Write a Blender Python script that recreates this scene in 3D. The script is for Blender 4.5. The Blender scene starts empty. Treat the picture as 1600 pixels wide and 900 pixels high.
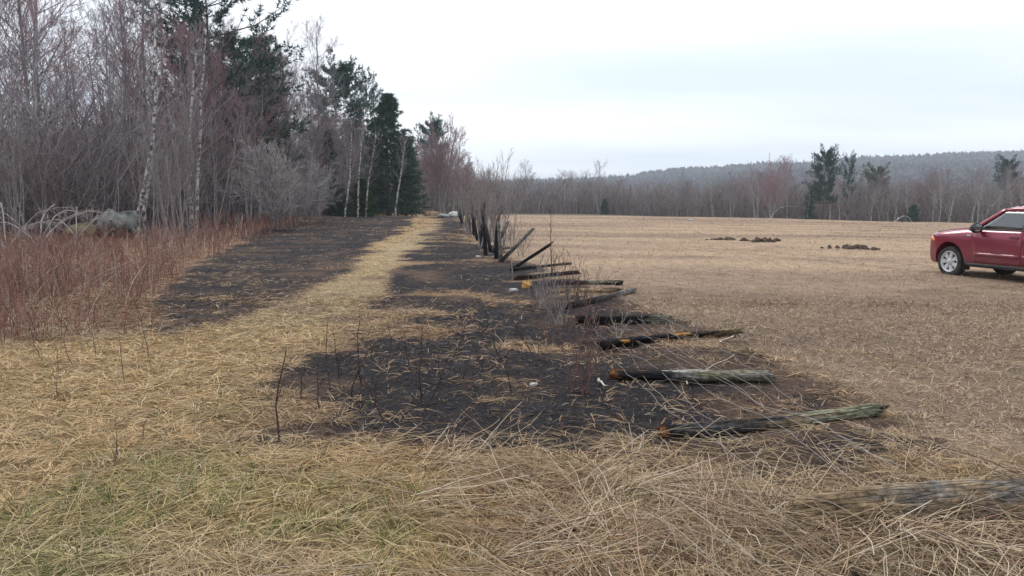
import bpy, bmesh, math, random
import numpy as np
from mathutils import Vector, Matrix

sc = bpy.context.scene
COL = sc.collection
R = math.radians
random.seed(11)

# ------------------------------------------------------------------ camera, sky, sun, exposure
CAM_H, FPX, HORIZON = 1.65, 1232.0, 315.0
PITCH = math.atan((450 - HORIZON) / FPX)
cam_data = bpy.data.cameras.new('camera')
cam = bpy.data.objects.new('camera', cam_data)
COL.objects.link(cam)
cam.location = (0, 0, CAM_H)
cam.rotation_euler = (math.pi / 2 - PITCH, 0, 0)
cam_data.sensor_width = 36
cam_data.lens = 36 * FPX / 1600
cam_data.clip_start = 0.05
cam_data.clip_end = 20000
sc.camera = cam

SUN_EL, SUN_AZ = R(48), R(-25)          # azimuth measured from +Y towards +X
world = bpy.data.worlds.new('World')
sc.world = world
world.use_nodes = True
wn, wl = world.node_tree.nodes, world.node_tree.links
wn.clear()
w_out = wn.new('ShaderNodeOutputWorld')
w_bg = wn.new('ShaderNodeBackground')
w_sky = wn.new('ShaderNodeTexSky')
w_sky.sky_type = 'NISHITA'
w_sky.sun_disc = False
w_sky.sun_elevation = SUN_EL
w_sky.sun_rotation = SUN_AZ
w_tc = wn.new('ShaderNodeTexCoord')
w_sep = wn.new('ShaderNodeSeparateXYZ')
wl.new(w_tc.outputs['Generated'], w_sep.inputs[0])
w_add = wn.new('ShaderNodeMath'); w_add.operation = 'MAXIMUM'; w_add.inputs[1].default_value = 0.0
wl.new(w_sep.outputs['Z'], w_add.inputs[0])
w_add2 = wn.new('ShaderNodeMath'); w_add2.operation = 'ADD'; w_add2.inputs[1].default_value = 0.10
wl.new(w_add.outputs[0], w_add2.inputs[0])
w_dx = wn.new('ShaderNodeMath'); w_dx.operation = 'DIVIDE'
w_dy = wn.new('ShaderNodeMath'); w_dy.operation = 'DIVIDE'
wl.new(w_sep.outputs['X'], w_dx.inputs[0]); wl.new(w_add2.outputs[0], w_dx.inputs[1])
wl.new(w_sep.outputs['Y'], w_dy.inputs[0]); wl.new(w_add2.outputs[0], w_dy.inputs[1])
w_cmb = wn.new('ShaderNodeCombineXYZ')
wl.new(w_dx.outputs[0], w_cmb.inputs[0]); wl.new(w_dy.outputs[0], w_cmb.inputs[1])
w_map = wn.new('ShaderNodeMapping')
w_map.inputs['Location'].default_value = (3.1, 0.7, 0)
w_map.inputs['Rotation'].default_value = (0, 0, R(-14))
w_map.inputs['Scale'].default_value = (0.22, 0.5, 1)
wl.new(w_cmb.outputs[0], w_map.inputs[0])
w_noise = wn.new('ShaderNodeTexNoise')
w_noise.inputs['Scale'].default_value = 1.0
w_noise.inputs['Detail'].default_value = 4
w_noise.inputs['Roughness'].default_value = 0.45
wl.new(w_map.outputs[0], w_noise.inputs['Vector'])
w_ramp = wn.new('ShaderNodeValToRGB')                 # sheets of high cloud, thinner and thicker
w_ramp.color_ramp.elements[0].position = 0.36
w_ramp.color_ramp.elements[0].color = (0.68, 0.76, 0.89, 1)
w_ramp.color_ramp.elements[1].position = 0.62
w_ramp.color_ramp.elements[1].color = (1.0, 1.0, 1.02, 1)
wl.new(w_noise.outputs['Fac'], w_ramp.inputs[0])
w_gain = wn.new('ShaderNodeVectorMath'); w_gain.operation = 'SCALE'
w_gain.inputs['Scale'].default_value = 8.2
wl.new(w_ramp.outputs[0], w_gain.inputs[0])
w_mix = wn.new('ShaderNodeMix'); w_mix.data_type = 'RGBA'
w_mix.inputs[0].default_value = 0.90
wl.new(w_sky.outputs[0], w_mix.inputs[6]); wl.new(w_gain.outputs[0], w_mix.inputs[7])
wl.new(w_mix.outputs[2], w_bg.inputs['Color'])
w_bg.inputs['Strength'].default_value = 0.10
wl.new(w_bg.outputs[0], w_out.inputs['Surface'])

sun_data = bpy.data.lights.new('sun', 'SUN')
sun_data.energy = 1.5
sun_data.angle = R(24)
sun_data.color = (1.0, 0.97, 0.93)
sun = bpy.data.objects.new('sun', sun_data)
COL.objects.link(sun)
sd = Vector((math.sin(SUN_AZ) * math.cos(SUN_EL), math.cos(SUN_AZ) * math.cos(SUN_EL), math.sin(SUN_EL)))
sun.rotation_euler = sd.to_track_quat('Z', 'Y').to_euler()

sc.view_settings.view_transform = 'Standard'
sc.view_settings.look = 'None'
sc.view_settings.exposure = 0.70
sc.view_settings.gamma = 1.0
sc.view_settings.use_curve_mapping = False
sc.render.engine = 'CYCLES'
cy = sc.cycles
cy.use_denoising = True
cy.max_bounces = 5
cy.diffuse_bounces = 3
cy.glossy_bounces = 2
cy.transmission_bounces = 3
cy.transparent_max_bounces = 8
cy.volume_bounces = 2
cy.use_adaptive_sampling = True
cy.adaptive_threshold = 0.02
cy.sample_clamp_indirect = 4

# ------------------------------------------------------------------ numbers and noise
def sstep(a, b, x):
    t = np.clip((np.asarray(x, float) - a) / (b - a), 0, 1)
    return t * t * (3 - 2 * t)

def _hash(ix, iy, seed):
    n = (ix.astype(np.int64) * 374761393 + iy.astype(np.int64) * 668265263 + seed * 1442695041) & 0x7fffffff
    n = ((n ^ (n >> 13)) * 1274126177) & 0x7fffffff
    return ((n ^ (n >> 16)) & 0xffff) / 65535.0

def vnoise(x, y, seed=0):
    x = np.asarray(x, float); y = np.asarray(y, float)
    ix = np.floor(x); iy = np.floor(y)
    fx = x - ix; fy = y - iy
    fx = fx * fx * (3 - 2 * fx); fy = fy * fy * (3 - 2 * fy)
    a = _hash(ix, iy, seed); b = _hash(ix + 1, iy, seed)
    c = _hash(ix, iy + 1, seed); d = _hash(ix + 1, iy + 1, seed)
    return (a * (1 - fx) + b * fx) * (1 - fy) + (c * (1 - fx) + d * fx) * fy

def fbm(x, y, scale, seed=0, octaves=4):
    t = 0; amp = 1; tot = 0
    for k in range(octaves):
        t = t + amp * vnoise(x / scale * 2 ** k, y / scale * 2 ** k, seed + 17 * k)
        tot += amp; amp *= 0.55
    return t / tot - 0.5

# ------------------------------------------------------------------ terrain shape
def height(x, y):
    x = np.asarray(x, float); y = np.asarray(y, float)
    h = -0.014 * np.clip(x - 2, 0, 60) * sstep(0, 14, y)
    h = h + 0.32 * np.exp(-((x - 20) / 26) ** 2 - ((y - 78) / 30) ** 2)
    right = sstep(12, 75, x - 0.05 * y)
    h = h - sstep(70, 190, y) * (1.3 + 1.75 * right) * sstep(-16, -4, x + 0.06 * y)
    h = h - 5.0 * sstep(230, 600, y)
    # small swells, a shallow ditch along the old fence, low hummocks where the brush stands
    fx = x - (1.5 - 0.0835 * y)
    h = h - 0.10 * np.exp(-(fx / 0.9) ** 2) * sstep(6, 12, y) * sstep(110, 60, y)
    h = h + 0.16 * fbm(x, y, 6.0, 3, 2) * sstep(2, 6, y) * sstep(160, 60, y)
    h = h + 0.06 * fbm(x, y, 1.3, 5, 3) * sstep(90, 20, y) + 0.05 * fbm(x, y, .42, 6, 2) * sstep(30, 9, y) * sstep(3.5, 1.0, x)
    h = h + 0.9 * sstep(-13, -34, x) * sstep(28, 44, y) * sstep(260, 120, y)
    # heap of straw round the fallen log
    h = h + 0.07 * np.exp(-((x - 1.4) / 1.3) ** 2 - ((y - 3.4) / 0.7) ** 2)
    return h

def H(x, y):
    return float(height(x, y))

def ray(px, py):
    cx = (px - 800) / FPX; cyy = (450 - py) / FPX
    cp, sp = math.cos(PITCH), math.sin(PITCH)
    return Vector((cx, cp + cyy * sp, -sp + cyy * cp))

def G(px, py, lift=0.0):
    """point of the ground where the photograph's pixel meets it"""
    d = ray(px, py)
    t, step = 1.5, 1.5
    for _ in range(400):
        p = Vector((0, 0, CAM_H)) + d * t
        if p.z <= H(p.x, p.y) + lift:
            break
        step = max(0.05, 0.01 * t); t += step
    lo, hi = t - step, t
    for _ in range(24):
        m = (lo + hi) / 2
        p = Vector((0, 0, CAM_H)) + d * m
        if p.z <= H(p.x, p.y) + lift: hi = m
        else: lo = m
    return Vector((0, 0, CAM_H)) + d * hi

def at_y(px, py, y):
    d = ray(px, py)
    return Vector((0, 0, CAM_H)) + d * (y / d.y)

def on(px, y):
    """ground point in the direction of column px, y metres ahead"""
    x = (px - 800) / FPX * y * math.cos(PITCH)
    return Vector((x, y, H(x, y)))

# ------------------------------------------------------------------ zones of the ground
FENCE = lambda y: 1.5 - 0.0835 * y
def zones(x, y):
    x = np.asarray(x, float); y = np.asarray(y, float)
    n1 = fbm(x, y, 2.6, 21, 4); n2 = fbm(x, y, 0.9, 31, 4); n3 = fbm(x, y * 0.5, 7.0, 41, 3)
    far = np.clip(y / 25, 0.5, 3)
    L = np.interp(y, [4, 5.4, 7, 9, 13, 19, 31, 45, 68, 100], [-1.8, -2.1, -2.5, -2.4, -2.4, -2.8, -3.8, -4.8, -6.7, -9.3])
    Rr = np.interp(y, [4, 4.6, 5.4, 6.7, 8.3, 9.9, 12.3, 17.6, 24, 40, 100], [2.5, 2.85, 3.1, 3.25, 3.05, 2.8, 2.3, 1.4, 0.1, -1.5, -6.5])
    near = np.interp(x, [-3, 0.6, 1.2, 1.9, 2.5, 3], [5.45, 5.05, 4.5, 4.15, 4.25, 5.2])
    s = np.minimum(np.minimum(x - L, Rr - x), (y - near))
    burn_r = sstep(-0.25, 0.45, s + (1.3 * n1 + 0.8 * n2) * far * 0.9) * sstep(125, 95, y)
    L2 = np.interp(y, [9.5, 11, 16, 24, 45, 68, 100], [-4.6, -5.3, -7.2, -9.2, -14.5, -17.5, -19])
    R2 = np.interp(y, [9.5, 11, 16, 24, 45, 68, 100], [-4.0, -3.7, -3.7, -4.5, -6.0, -8.3, -11.2])
    s2 = np.minimum(np.minimum(x - L2, R2 - x), y - 9.6)
    burn_l = sstep(-0.25, 0.5, s2 + (1.3 * n1 + 0.7 * n2) * far) * sstep(100, 80, y)
    burn = np.maximum(burn_r, burn_l)
    # what the fire left: streaks across the burn, more of them close to the track
    keep = sstep(0.02, 0.24, fbm(x, y * 1.6, 2.1, 53, 5) + 0.095 - 0.11 * sstep(0.2, 1.6, s) - .03 * sstep(8, 11, y) + 0.06 * (n3 > 0.05) - 0.12 * sstep(0.6, 1.6, x) * sstep(14, 9, y))
    band = np.exp(-((y - 23.5 - 0.3 * x + 6 * n1) / 1.1) ** 2) + np.exp(-((y - 36 - 0.2 * x + 5 * n1) / 1.6) ** 2) + 0.5 * np.exp(-((y - 56 + 5 * n1) / 2.2) ** 2)
    keep = np.clip(keep + band * (0.4 + n2), 0, 1)
    keep = np.where(burn_r > burn_l, keep, keep * 0.32 * sstep(.5, .9, keep))
    field = sstep(-0.9, 0.1, x - Rr + (0.8 * n1 + 0.5 * n2) * far) * sstep(4.2, 5.2, y + 1.2 * n1 - 0.25 * (x - 2.5))
    brush = sstep(0.4, -0.8, x - np.interp(y, [6, 8, 9.8, 11, 16, 24, 45, 68, 140], [-8.5, -6.6, -4.7, -4.8, -6.8, -8.6, -13, -17, -19]) + 1.6 * n1) * sstep(8.0, 9.6, y + 1.5 * n1)
    straw = sstep(-0.3, 0.6, x + 0.2 + 1.2 * n1) * sstep(5.4, 4.7, y + 0.5 * n2 + .85 * sstep(.7, 1.7, x) - .4 * np.clip(x - 2, 0, 3)) * (1 - field)
    green = sstep(0.02, 0.2, fbm(x, y, 1.1, 71, 4) + 0.16 * np.exp(-((x + 1.3) / 1.5) ** 2 - ((y - 3.9) / 1.2) ** 2)) * sstep(8.5, 4, y) * sstep(1.0, -0.4, x)
    track = sstep(1.3, 0.5, np.abs(x - 0.5 * (L + np.maximum(R2, -4.0)) + 0.5 * n1)) * sstep(9, 12, y)
    return dict(burn=burn * (1 - 0.95 * keep * sstep(0, 1, burn)), burn_raw=burn, field=field, brush=brush, straw=straw, green=green, track=track, n1=n1, n2=n2, n3=n3)

TAN = np.array((.45, .318, .168)); TAN2 = np.array((.39, .25, .118)); TAN3 = np.array((.40, .315, .185))
GREEN = np.array((.13, .17, .045)); CHAR = np.array((.025, .023, .026)); LITTER = np.array((.135, .088, .062))
FIELD = np.array((.47, .345, .235)); FIELD2 = np.array((.265, .185, .14)); STRAW = np.array((.47, .37, .25)); REDLIT = np.array((.20, .105, .075))

def mixc(a, b, t):
    t = np.asarray(t)[..., None]
    return a * (1 - t) + b * t

def ground_colour(x, y, Z=None, burnt=None):
    Z = Z or zones(x, y)
    c = mixc(TAN, TAN2, sstep(-0.2, 0.3, Z['n1'] + 0.4 * Z['n3']))
    c = mixc(c, TAN3, sstep(0.0, 0.3, fbm(x, y, 1.7, 91, 3)) * 0.6)
    c = mixc(c, TAN3 * 1.05, Z['track'] * 0.75)
    c = mixc(c, LITTER * 1.5, sstep(.05, .22, fbm(x, y, .8, 95, 4)) * sstep(8, 11, y) * .65)
    c = mixc(c, mixc(LITTER * 0.8, STRAW * 0.5, sstep(-0.2, 0.25, Z['n2'])), Z['straw'] * (.40 + .40 * sstep(.6, 1.8, x)))
    c = mixc(c, GREEN * 1.3, Z['green'] * 0.30)
    c = mixc(c, mixc(REDLIT, STRAW * 0.8, sstep(0, 0.3, Z['n2']) * sstep(16, 9, y)), Z['brush'] * 0.85)
    c = mixc(c, LITTER * 1.9, Z['burn_raw'] * .55)
    yy = y + 0.12 * x
    rows = np.sin(yy * 1.35 + 4 * fbm(x, y, 14, 7, 2)) * sstep(4, 18, y)
    f = mixc(FIELD, FIELD2, np.clip(0.34 + 1.7 * fbm(x * 0.35, y, 5.0, 101, 5) + 0.26 * rows + .10 * sstep(13, 6, y), 0, 1))
    for q0, q1 in ((.0, .22), (1.5, .22)):
        f = mixc(f, FIELD2 * .75, .55 * np.exp(-((x - 10.2 - q0 + .45 * (y - 19) + .8 * np.sin(y * .21)) / q1) ** 2) * sstep(3, 8, x))
    f = mixc(f, f * 0.62, sstep(0.10, 0.3, fbm(x, y, 2.2, 111, 4)) * 0.8)
    c = mixc(c, f, Z['field'])
    b = mixc(CHAR, LITTER * 0.85, sstep(-0.03, 0.28, fbm(x, y, 1.0, 121, 5) + 0.18 * sstep(0.6, 2.4, x) * sstep(16, 8, y)) * 0.9)
    b = mixc(LITTER * .85, b, sstep(.30, .80, Z['burn']))
    if burnt == 'split': return c, b
    return mixc(c, b, Z['burn'] if burnt is None else burnt)

# ------------------------------------------------------------------ mesh and material helpers
def make_mesh(name, V, quads=None, tris=None, colours=None, smooth=True):
    V = np.asarray(V, np.float32).reshape(-1, 3)
    me = bpy.data.meshes.new(name)
    nq = 0 if quads is None else len(quads)
    nt = 0 if tris is None else len(tris)
    loops = []
    if nq: loops.append(np.asarray(quads, np.int32).ravel())
    if nt: loops.append(np.asarray(tris, np.int32).ravel())
    loops = np.concatenate(loops)
    me.vertices.add(len(V)); me.vertices.foreach_set('co', V.ravel())
    me.loops.add(len(loops)); me.loops.foreach_set('vertex_index', loops)
    me.polygons.add(nq + nt)
    starts = np.concatenate([np.arange(nq, dtype=np.int32) * 4, nq * 4 + np.arange(nt, dtype=np.int32) * 3])
    me.polygons.foreach_set('loop_start', starts)
    try:
        me.polygons.foreach_set('loop_total', np.concatenate([np.full(nq, 4, np.int32), np.full(nt, 3, np.int32)]))
    except Exception:
        pass
    if smooth:
        me.polygons.foreach_set('use_smooth', np.ones(nq + nt, bool))
    if colours is not None:
        a = me.color_attributes.new('Col', 'FLOAT_COLOR', 'POINT')
        cc = np.ones((len(V), 4), np.float32); cc[:, :3] = colours
        a.data.foreach_set('color', cc.ravel())
    me.update(calc_edges=True)
    return me

def link(name, me, mat=None, parent=None, loc=None):
    o = bpy.data.objects.new(name, me)
    COL.objects.link(o)
    if mat is not None and me is not None:
        me.materials.clear(); me.materials.append(mat)
    if parent is not None: o.parent = parent
    if loc is not None: o.location = loc
    return o

def tag(o, label=None, cat=None, group=None, kind=None):
    if label: o['label'] = label
    if cat: o['category'] = cat
    if group: o['group'] = group
    if kind: o['kind'] = kind
    return o

def empty(name, loc=(0, 0, 0), rz=0.0):
    o = bpy.data.objects.new(name, None)
    COL.objects.link(o)
    o.location = loc; o.rotation_euler = (0, 0, rz); o.empty_display_size = 0.2
    return o

def material(name, rough=0.9, spec=0.2):
    m = bpy.data.materials.new(name); m.use_nodes = True
    nt = m.node_tree
    b = nt.nodes['Principled BSDF']
    b.inputs['Roughness'].default_value = rough
    b.inputs['Specular IOR Level'].default_value = spec
    return m, nt.nodes, nt.links, b

def noise_mat(name, c1, c2, scale, rough=0.9, stretch=(1, 1, 1), bump=0.3, vary=0.0, detail=6, lo=0.35, hi=0.65, spec=0.15, dist=0.01):
    m, n, l, b = material(name, rough, spec)
    tc = n.new('ShaderNodeTexCoord'); mp = n.new('ShaderNodeMapping')
    mp.inputs['Scale'].default_value = stretch
    l.new(tc.outputs['Object'], mp.inputs[0])
    t = n.new('ShaderNodeTexNoise'); t.inputs['Scale'].default_value = scale; t.inputs['Detail'].default_value = detail
    l.new(mp.outputs[0], t.inputs['Vector'])
    r = n.new('ShaderNodeValToRGB')
    r.color_ramp.elements[0].position = lo; r.color_ramp.elements[0].color = (*c1, 1)
    r.color_ramp.elements[1].position = hi; r.color_ramp.elements[1].color = (*c2, 1)
    l.new(t.outputs['Fac'], r.inputs[0])
    src = r.outputs[0]
    if vary:
        oi = n.new('ShaderNodeObjectInfo')
        hs = n.new('ShaderNodeHueSaturation')
        mr = n.new('ShaderNodeMapRange'); mr.inputs['To Min'].default_value = 1 - vary; mr.inputs['To Max'].default_value = 1 + vary
        l.new(oi.outputs['Random'], mr.inputs['Value']); l.new(mr.outputs[0], hs.inputs['Value'])
        l.new(src, hs.inputs['Color']); src = hs.outputs[0]
    l.new(src, b.inputs['Base Color'])
    if bump:
        bp = n.new('ShaderNodeBump'); bp.inputs['Strength'].default_value = bump; bp.inputs['Distance'].default_value = dist
        l.new(t.outputs['Fac'], bp.inputs['Height']); l.new(bp.outputs[0], b.inputs['Normal'])
    return m

def col_mat(name, rough=0.9, scale=60.0, amount=0.35, bump=0.4, spec=0.15, dist=0.02, translucent=0.0):
    """colour from the mesh's own Col attribute, broken up by fine noise"""
    m, n, l, b = material(name, rough, spec)
    a = n.new('ShaderNodeAttribute'); a.attribute_name = 'Col'
    tc = n.new('ShaderNodeTexCoord')
    t = n.new('ShaderNodeTexNoise'); t.inputs['Scale'].default_value = scale; t.inputs['Detail'].default_value = 5; t.inputs['Roughness'].default_value = 0.65
    l.new(tc.outputs['Object'], t.inputs['Vector'])
    mr = n.new('ShaderNodeMapRange'); mr.inputs['From Min'].default_value = 0.3; mr.inputs['From Max'].default_value = 0.7
    mr.inputs['To Min'].default_value = 1 - amount; mr.inputs['To Max'].default_value = 1 + amount
    l.new(t.outputs['Fac'], mr.inputs['Value'])
    v = n.new('ShaderNodeVectorMath'); v.operation = 'SCALE'
    l.new(a.outputs['Color'], v.inputs[0]); l.new(mr.outputs[0], v.inputs['Scale'])
    l.new(v.outputs[0], b.inputs['Base Color'])
    if bump:
        bp = n.new('ShaderNodeBump'); bp.inputs['Strength'].default_value = bump; bp.inputs['Distance'].default_value = dist
        l.new(t.outputs['Fac'], bp.inputs['Height']); l.new(bp.outputs[0], b.inputs['Normal'])
    return m

def plain(name, c, rough=0.5, spec=0.5, metal=0.0, coat=0.0):
    m, n, l, b = material(name, rough, spec)
    b.inputs['Base Color'].default_value = (*c, 1)
    b.inputs['Metallic'].default_value = metal
    b.inputs['Coat Weight'].default_value = coat
    return m

# ------------------------------------------------------------------ tubes (stems, twigs, stalks) in bulk
def norm(v):
    return v / np.maximum(np.linalg.norm(v, axis=-1, keepdims=True), 1e-9)

def tubes(P, RAD, sides=3):
    """P (N,K,3), RAD (N,K) -> V, quads"""
    N, K, _ = P.shape
    T = np.empty_like(P)
    T[:, 1:-1] = P[:, 2:] - P[:, :-2]; T[:, 0] = P[:, 1] - P[:, 0]; T[:, -1] = P[:, -1] - P[:, -2]
    T = norm(T)
    T0 = norm(P[:, -1] - P[:, 0])
    ref = np.where(np.abs(T0[:, 2:3]) > 0.8, np.array([[1.0, 0, 0]]), np.array([[0, 0, 1.0]]))[:, None, :]
    U = norm(np.cross(T, ref)); W = np.cross(T, U)
    ang = np.arange(sides) * 2 * np.pi / sides
    V = P[:, :, None, :] + RAD[:, :, None, None] * (np.cos(ang)[None, None, :, None] * U[:, :, None, :] + np.sin(ang)[None, None, :, None] * W[:, :, None, :])
    base = (np.arange(N) * K * sides)[:, None, None]
    k = (np.arange(K - 1) * sides)[None, :, None]; s = np.arange(sides)[None, None, :]; s2 = (s + 1) % sides
    a = base + k + s; b = base + k + s2; c = base + k + sides + s2; d = base + k + sides + s
    Q = np.stack([a, b, c, d], -1).reshape(-1, 4)
    return V.reshape(-1, 3), Q

class Bulk:
    def __init__(self): self.V = []; self.Q = []; self.T = []; self.C = []; self.n = 0
    def add(self, V, Q=None, T=None, C=None):
        V = np.asarray(V, float).reshape(-1, 3)
        self.V.append(V)
        if Q is not None and len(Q): self.Q.append(np.asarray(Q) + self.n)
        if T is not None and len(T): self.T.append(np.asarray(T) + self.n)
        if C is not None: self.C.append(np.broadcast_to(C, (len(V), 3)))
        self.n += len(V)
    def tubes(self, P, RAD, sides=3, C=None):
        V, Q = tubes(P, RAD, sides)
        if C is not None and np.ndim(C) == 2: C = np.repeat(C, P.shape[1] * sides, axis=0)
        self.add(V, Q, None, C)
    def mesh(self, name, smooth=True):
        return make_mesh(name, np.concatenate(self.V), np.concatenate(self.Q) if self.Q else None, np.concatenate(self.T) if self.T else None,
                         np.concatenate(self.C) if self.C else None, smooth)

def spawn(rng, P, RAD, n, t0, t1, ang, length, K=4, up=0.0, rfac=0.6, rmin=0.006, tip=0.5, wob=0.06, taper_len=0.5):
    """branches from parent paths P (N,K0,3): n on each, between t0 and t1 of the parent"""
    N, K0, _ = P.shape
    t = t0 + (t1 - t0) * (np.arange(n)[None, :] + rng.random((N, n))) / n
    f = t * (K0 - 1); i = np.clip(f.astype(int), 0, K0 - 2); u = f - i
    ar = np.arange(N)[:, None]
    A = P[ar, i]; B = P[ar, i + 1]
    S = A + (B - A) * u[..., None]
    D = norm(B - A)
    r0 = RAD[ar, i] * (1 - u) + RAD[ar, i + 1] * u
    az = rng.random((N, 1)) * 6.28 + np.arange(n)[None, :] * 2.4 + rng.normal(0, .35, (N, n))
    ref = np.where(np.abs(D[..., 2:3]) > 0.9, np.array([1.0, 0, 0]), np.array([0, 0, 1.0]))
    U = norm(np.cross(D, ref)); W = np.cross(D, U)
    lat = np.cos(az)[..., None] * U + np.sin(az)[..., None] * W
    a = np.radians(ang[0] + (ang[1] - ang[0]) * rng.random((N, n)))[..., None]
    dr = norm(np.cos(a) * D + np.sin(a) * lat)
    plen = np.linalg.norm(P[:, -1] - P[:, 0], axis=-1)[:, None]
    L = (length * plen * (1 - taper_len * (t - t0) / max(t1 - t0, 1e-6)) * (0.65 + 0.6 * rng.random((N, n))))
    dr = dr.reshape(-1, 3); S = S.reshape(-1, 3); L = L.reshape(-1); r0 = r0.reshape(-1)
    M = len(L)
    out = np.zeros((M, K, 3)); out[:, 0] = S
    d = dr.copy()
    for k in range(1, K):
        d = norm(d + np.array([0, 0, up / (K - 1)]) + rng.normal(0, wob, (M, 3)))
        out[:, k] = out[:, k - 1] + d * (L / (K - 1))[:, None]
    rr = np.maximum(r0 * rfac, rmin)[:, None] * (1 - (1 - tip) * np.arange(K) / (K - 1))[None, :]
    return out, np.maximum(rr, rmin * 0.6)

def trunk_path(rng, h, r, lean=(0, 0), K=10, wob=0.03, top=0.25, base=(0, 0)):
    t = np.linspace(0, 1, K)
    w = np.cumsum(rng.normal(0, wob, (K, 2)), axis=0) * h / K * 2
    w -= w[0]
    P = np.stack([base[0] + lean[0] * h * t + w[:, 0], base[1] + lean[1] * h * t + w[:, 1], h * t - 0.15 * (1 - t)], -1)
    rad = r * (1 - (1 - top) * t ** 0.85); rad[0] *= 1.35
    return P[None], rad[None]

def hardwood(seed, h=12, r=0.13, lean=(0, 0), stems=1, n1=18, n2=7, n3=7, n4=3, t0=0.3, ang1=(32, 60), l1=0.36, up=0.55, spread=0.12, tw=0.008, wob=0.03):
    rng = np.random.default_rng(seed)
    tr = Bulk(); cr = Bulk()
    for s in range(stems):
        a = rng.random() * 6.28
        ln = (lean[0] + (spread * math.cos(a) if stems > 1 else 0), lean[1] + (spread * math.sin(a) if stems > 1 else 0))
        hs = h * (1 if s == 0 else 0.75 + 0.25 * rng.random())
        P, rd = trunk_path(rng, hs, r * (1 if s == 0 else .75), ln, wob=wob, base=(0.25 * math.cos(a) * (stems > 1), 0.25 * math.sin(a) * (stems > 1)))
        tr.tubes(P, rd, 7)
        m1 = max(3, n1 // (1 if stems == 1 else 2))
        P1, R1 = spawn(rng, P, rd, m1, t0, 0.98, ang1, l1, 5, up, 0.45, 0.02, 0.3, 0.08, 0.55)
        tr.tubes(P1, R1, 4)
        P2, R2 = spawn(rng, P1, R1, n2, 0.2, 1.0, (25, 55), 0.5, 4, up * 0.7, 0.6, 0.012, 0.4, 0.09)
        cr.tubes(P2, R2, 3)
        P3, R3 = spawn(rng, P2, R2, n3, 0.15, 1.0, (22, 55), 0.5, 3, 0.25, 0.7, tw, 0.5, 0.1)
        cr.tubes(P3, R3, 3)
        if n4:
            P4, R4 = spawn(rng, P3, R3, n4, 0.2, 1.0, (20, 50), 0.55, 2, 0.1, 0.8, tw * 0.8, 0.5, 0.1)
            cr.tubes(P4, R4, 3)
    return tr.mesh('trunk'), cr.mesh('crown')

def needle_tufts(rng, S, D, n=7, ln=0.28, w=0.035, spread=0.8):
    """fans of narrow needles bunched at points S along directions D"""
    N = len(S)
    d = norm(D[:, None, :] + rng.normal(0, spread, (N, n, 3)))
    L = ln * (0.6 + 0.7 * rng.random((N, n, 1)))
    side = norm(np.cross(d, rng.normal(0, 1, (N, n, 3))))
    a = S[:, None, :] + side * w; b = S[:, None, :] - side * w; c = S[:, None, :] + d * L
    a = a + d * 0.02
    V = np.stack([a, b, c], 2).reshape(-1, 3)
    return V, np.arange(len(V)).reshape(-1, 3)

def conifer(seed, h=14, r=0.2, kind='spruce', width=3.0, t0=0.08, n_whorl=26, per=6, tuft=1.0, gap=0.0):
    rng = np.random.default_rng(seed)
    tr = Bulk(); cr = Bulk()
    P, rd = trunk_path(rng, h, r, (0, 0), 12, 0.008, 0.08)
    tr.tubes(P, rd, 8)
    paths = []; rads = []
    for i in range(n_whorl):
        t = t0 + (0.985 - t0) * (i / (n_whorl - 1)) ** 0.95
        if gap and rng.random() < gap: continue
        z = t * h
        base = np.array([np.interp(t, np.linspace(0, 1, 12), P[0, :, 0]), np.interp(t, np.linspace(0, 1, 12), P[0, :, 1]), z])
        if kind == 'spruce':
            L = width * (1 - t) ** 0.8 * min(1, 0.6 + t * 3) + 0.2; rise0, rise1 = (-0.18 + 0.6 * t, 0.15)
        else:
            L = width * (1 - (1.9 * abs(t - 0.5)) ** 2.2 * 0.60) * (.55 + .8 * rng.random()); rise0, rise1 = (0.02 + 0.8 * max(0, t - .55), 0.42)
        for k in range(per):
            a = rng.random() * 6.28
            l = L * (0.55 + 0.6 * rng.random())
            K = 5
            s = np.linspace(0, 1, K)[:, None]
            rise = rise0 + rng.normal(0, 0.08)
            pts = base + s * l * np.array([math.cos(a), math.sin(a), rise]) + (s ** 2) * l * np.array([0, 0, rise1 * (0.5 + rng.random() * .6)]) + rng.normal(0, 0.03 * l, (K, 3)) * s
            paths.append(pts); rads.append(np.linspace(0.012 + 0.012 * l, 0.008, K))
    Pb = np.array(paths); Rb = np.array(rads)
    tr.tubes(Pb, Rb, 3)
    if kind == 'spruce':
        P2, R2 = spawn(rng, Pb, Rb, 8, 0.1, 1.0, (35, 60), 0.34, 3, -0.15, 0.5, 0.006, 0.5, 0.05)
    else:
        P2, R2 = spawn(rng, Pb, Rb, 14, 0.30, 1.0, (30, 62), 0.26, 3, 0.55, 0.5, 0.006, 0.5, 0.08)
    cr.tubes(P2, R2, 3)
    for k in range(1, 3):
        S = P2[:, k]; D = norm(P2[:, k] - P2[:, k - 1])
        V, T = needle_tufts(rng, S, D, 9 if kind == 'pine' else 8, (0.34 if kind == 'pine' else 0.26) * tuft, 0.03 * tuft, 0.75)
        cr.add(V, None, T)
    S = (P2[:, 1] + P2[:, 2]) / 2; D = norm(P2[:, 2] - P2[:, 1])
    V, T = needle_tufts(rng, S, D, 6, 0.26 * tuft, 0.03 * tuft, 0.9)
    cr.add(V, None, T)
    V, T = needle_tufts(rng, Pb[:, 4], norm(Pb[:, 4] - Pb[:, 3]), 10, 0.35 * tuft, 0.03 * tuft, 0.6)
    cr.add(V, None, T)
    return tr.mesh('trunk'), cr.mesh('crown', smooth=False)

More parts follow.
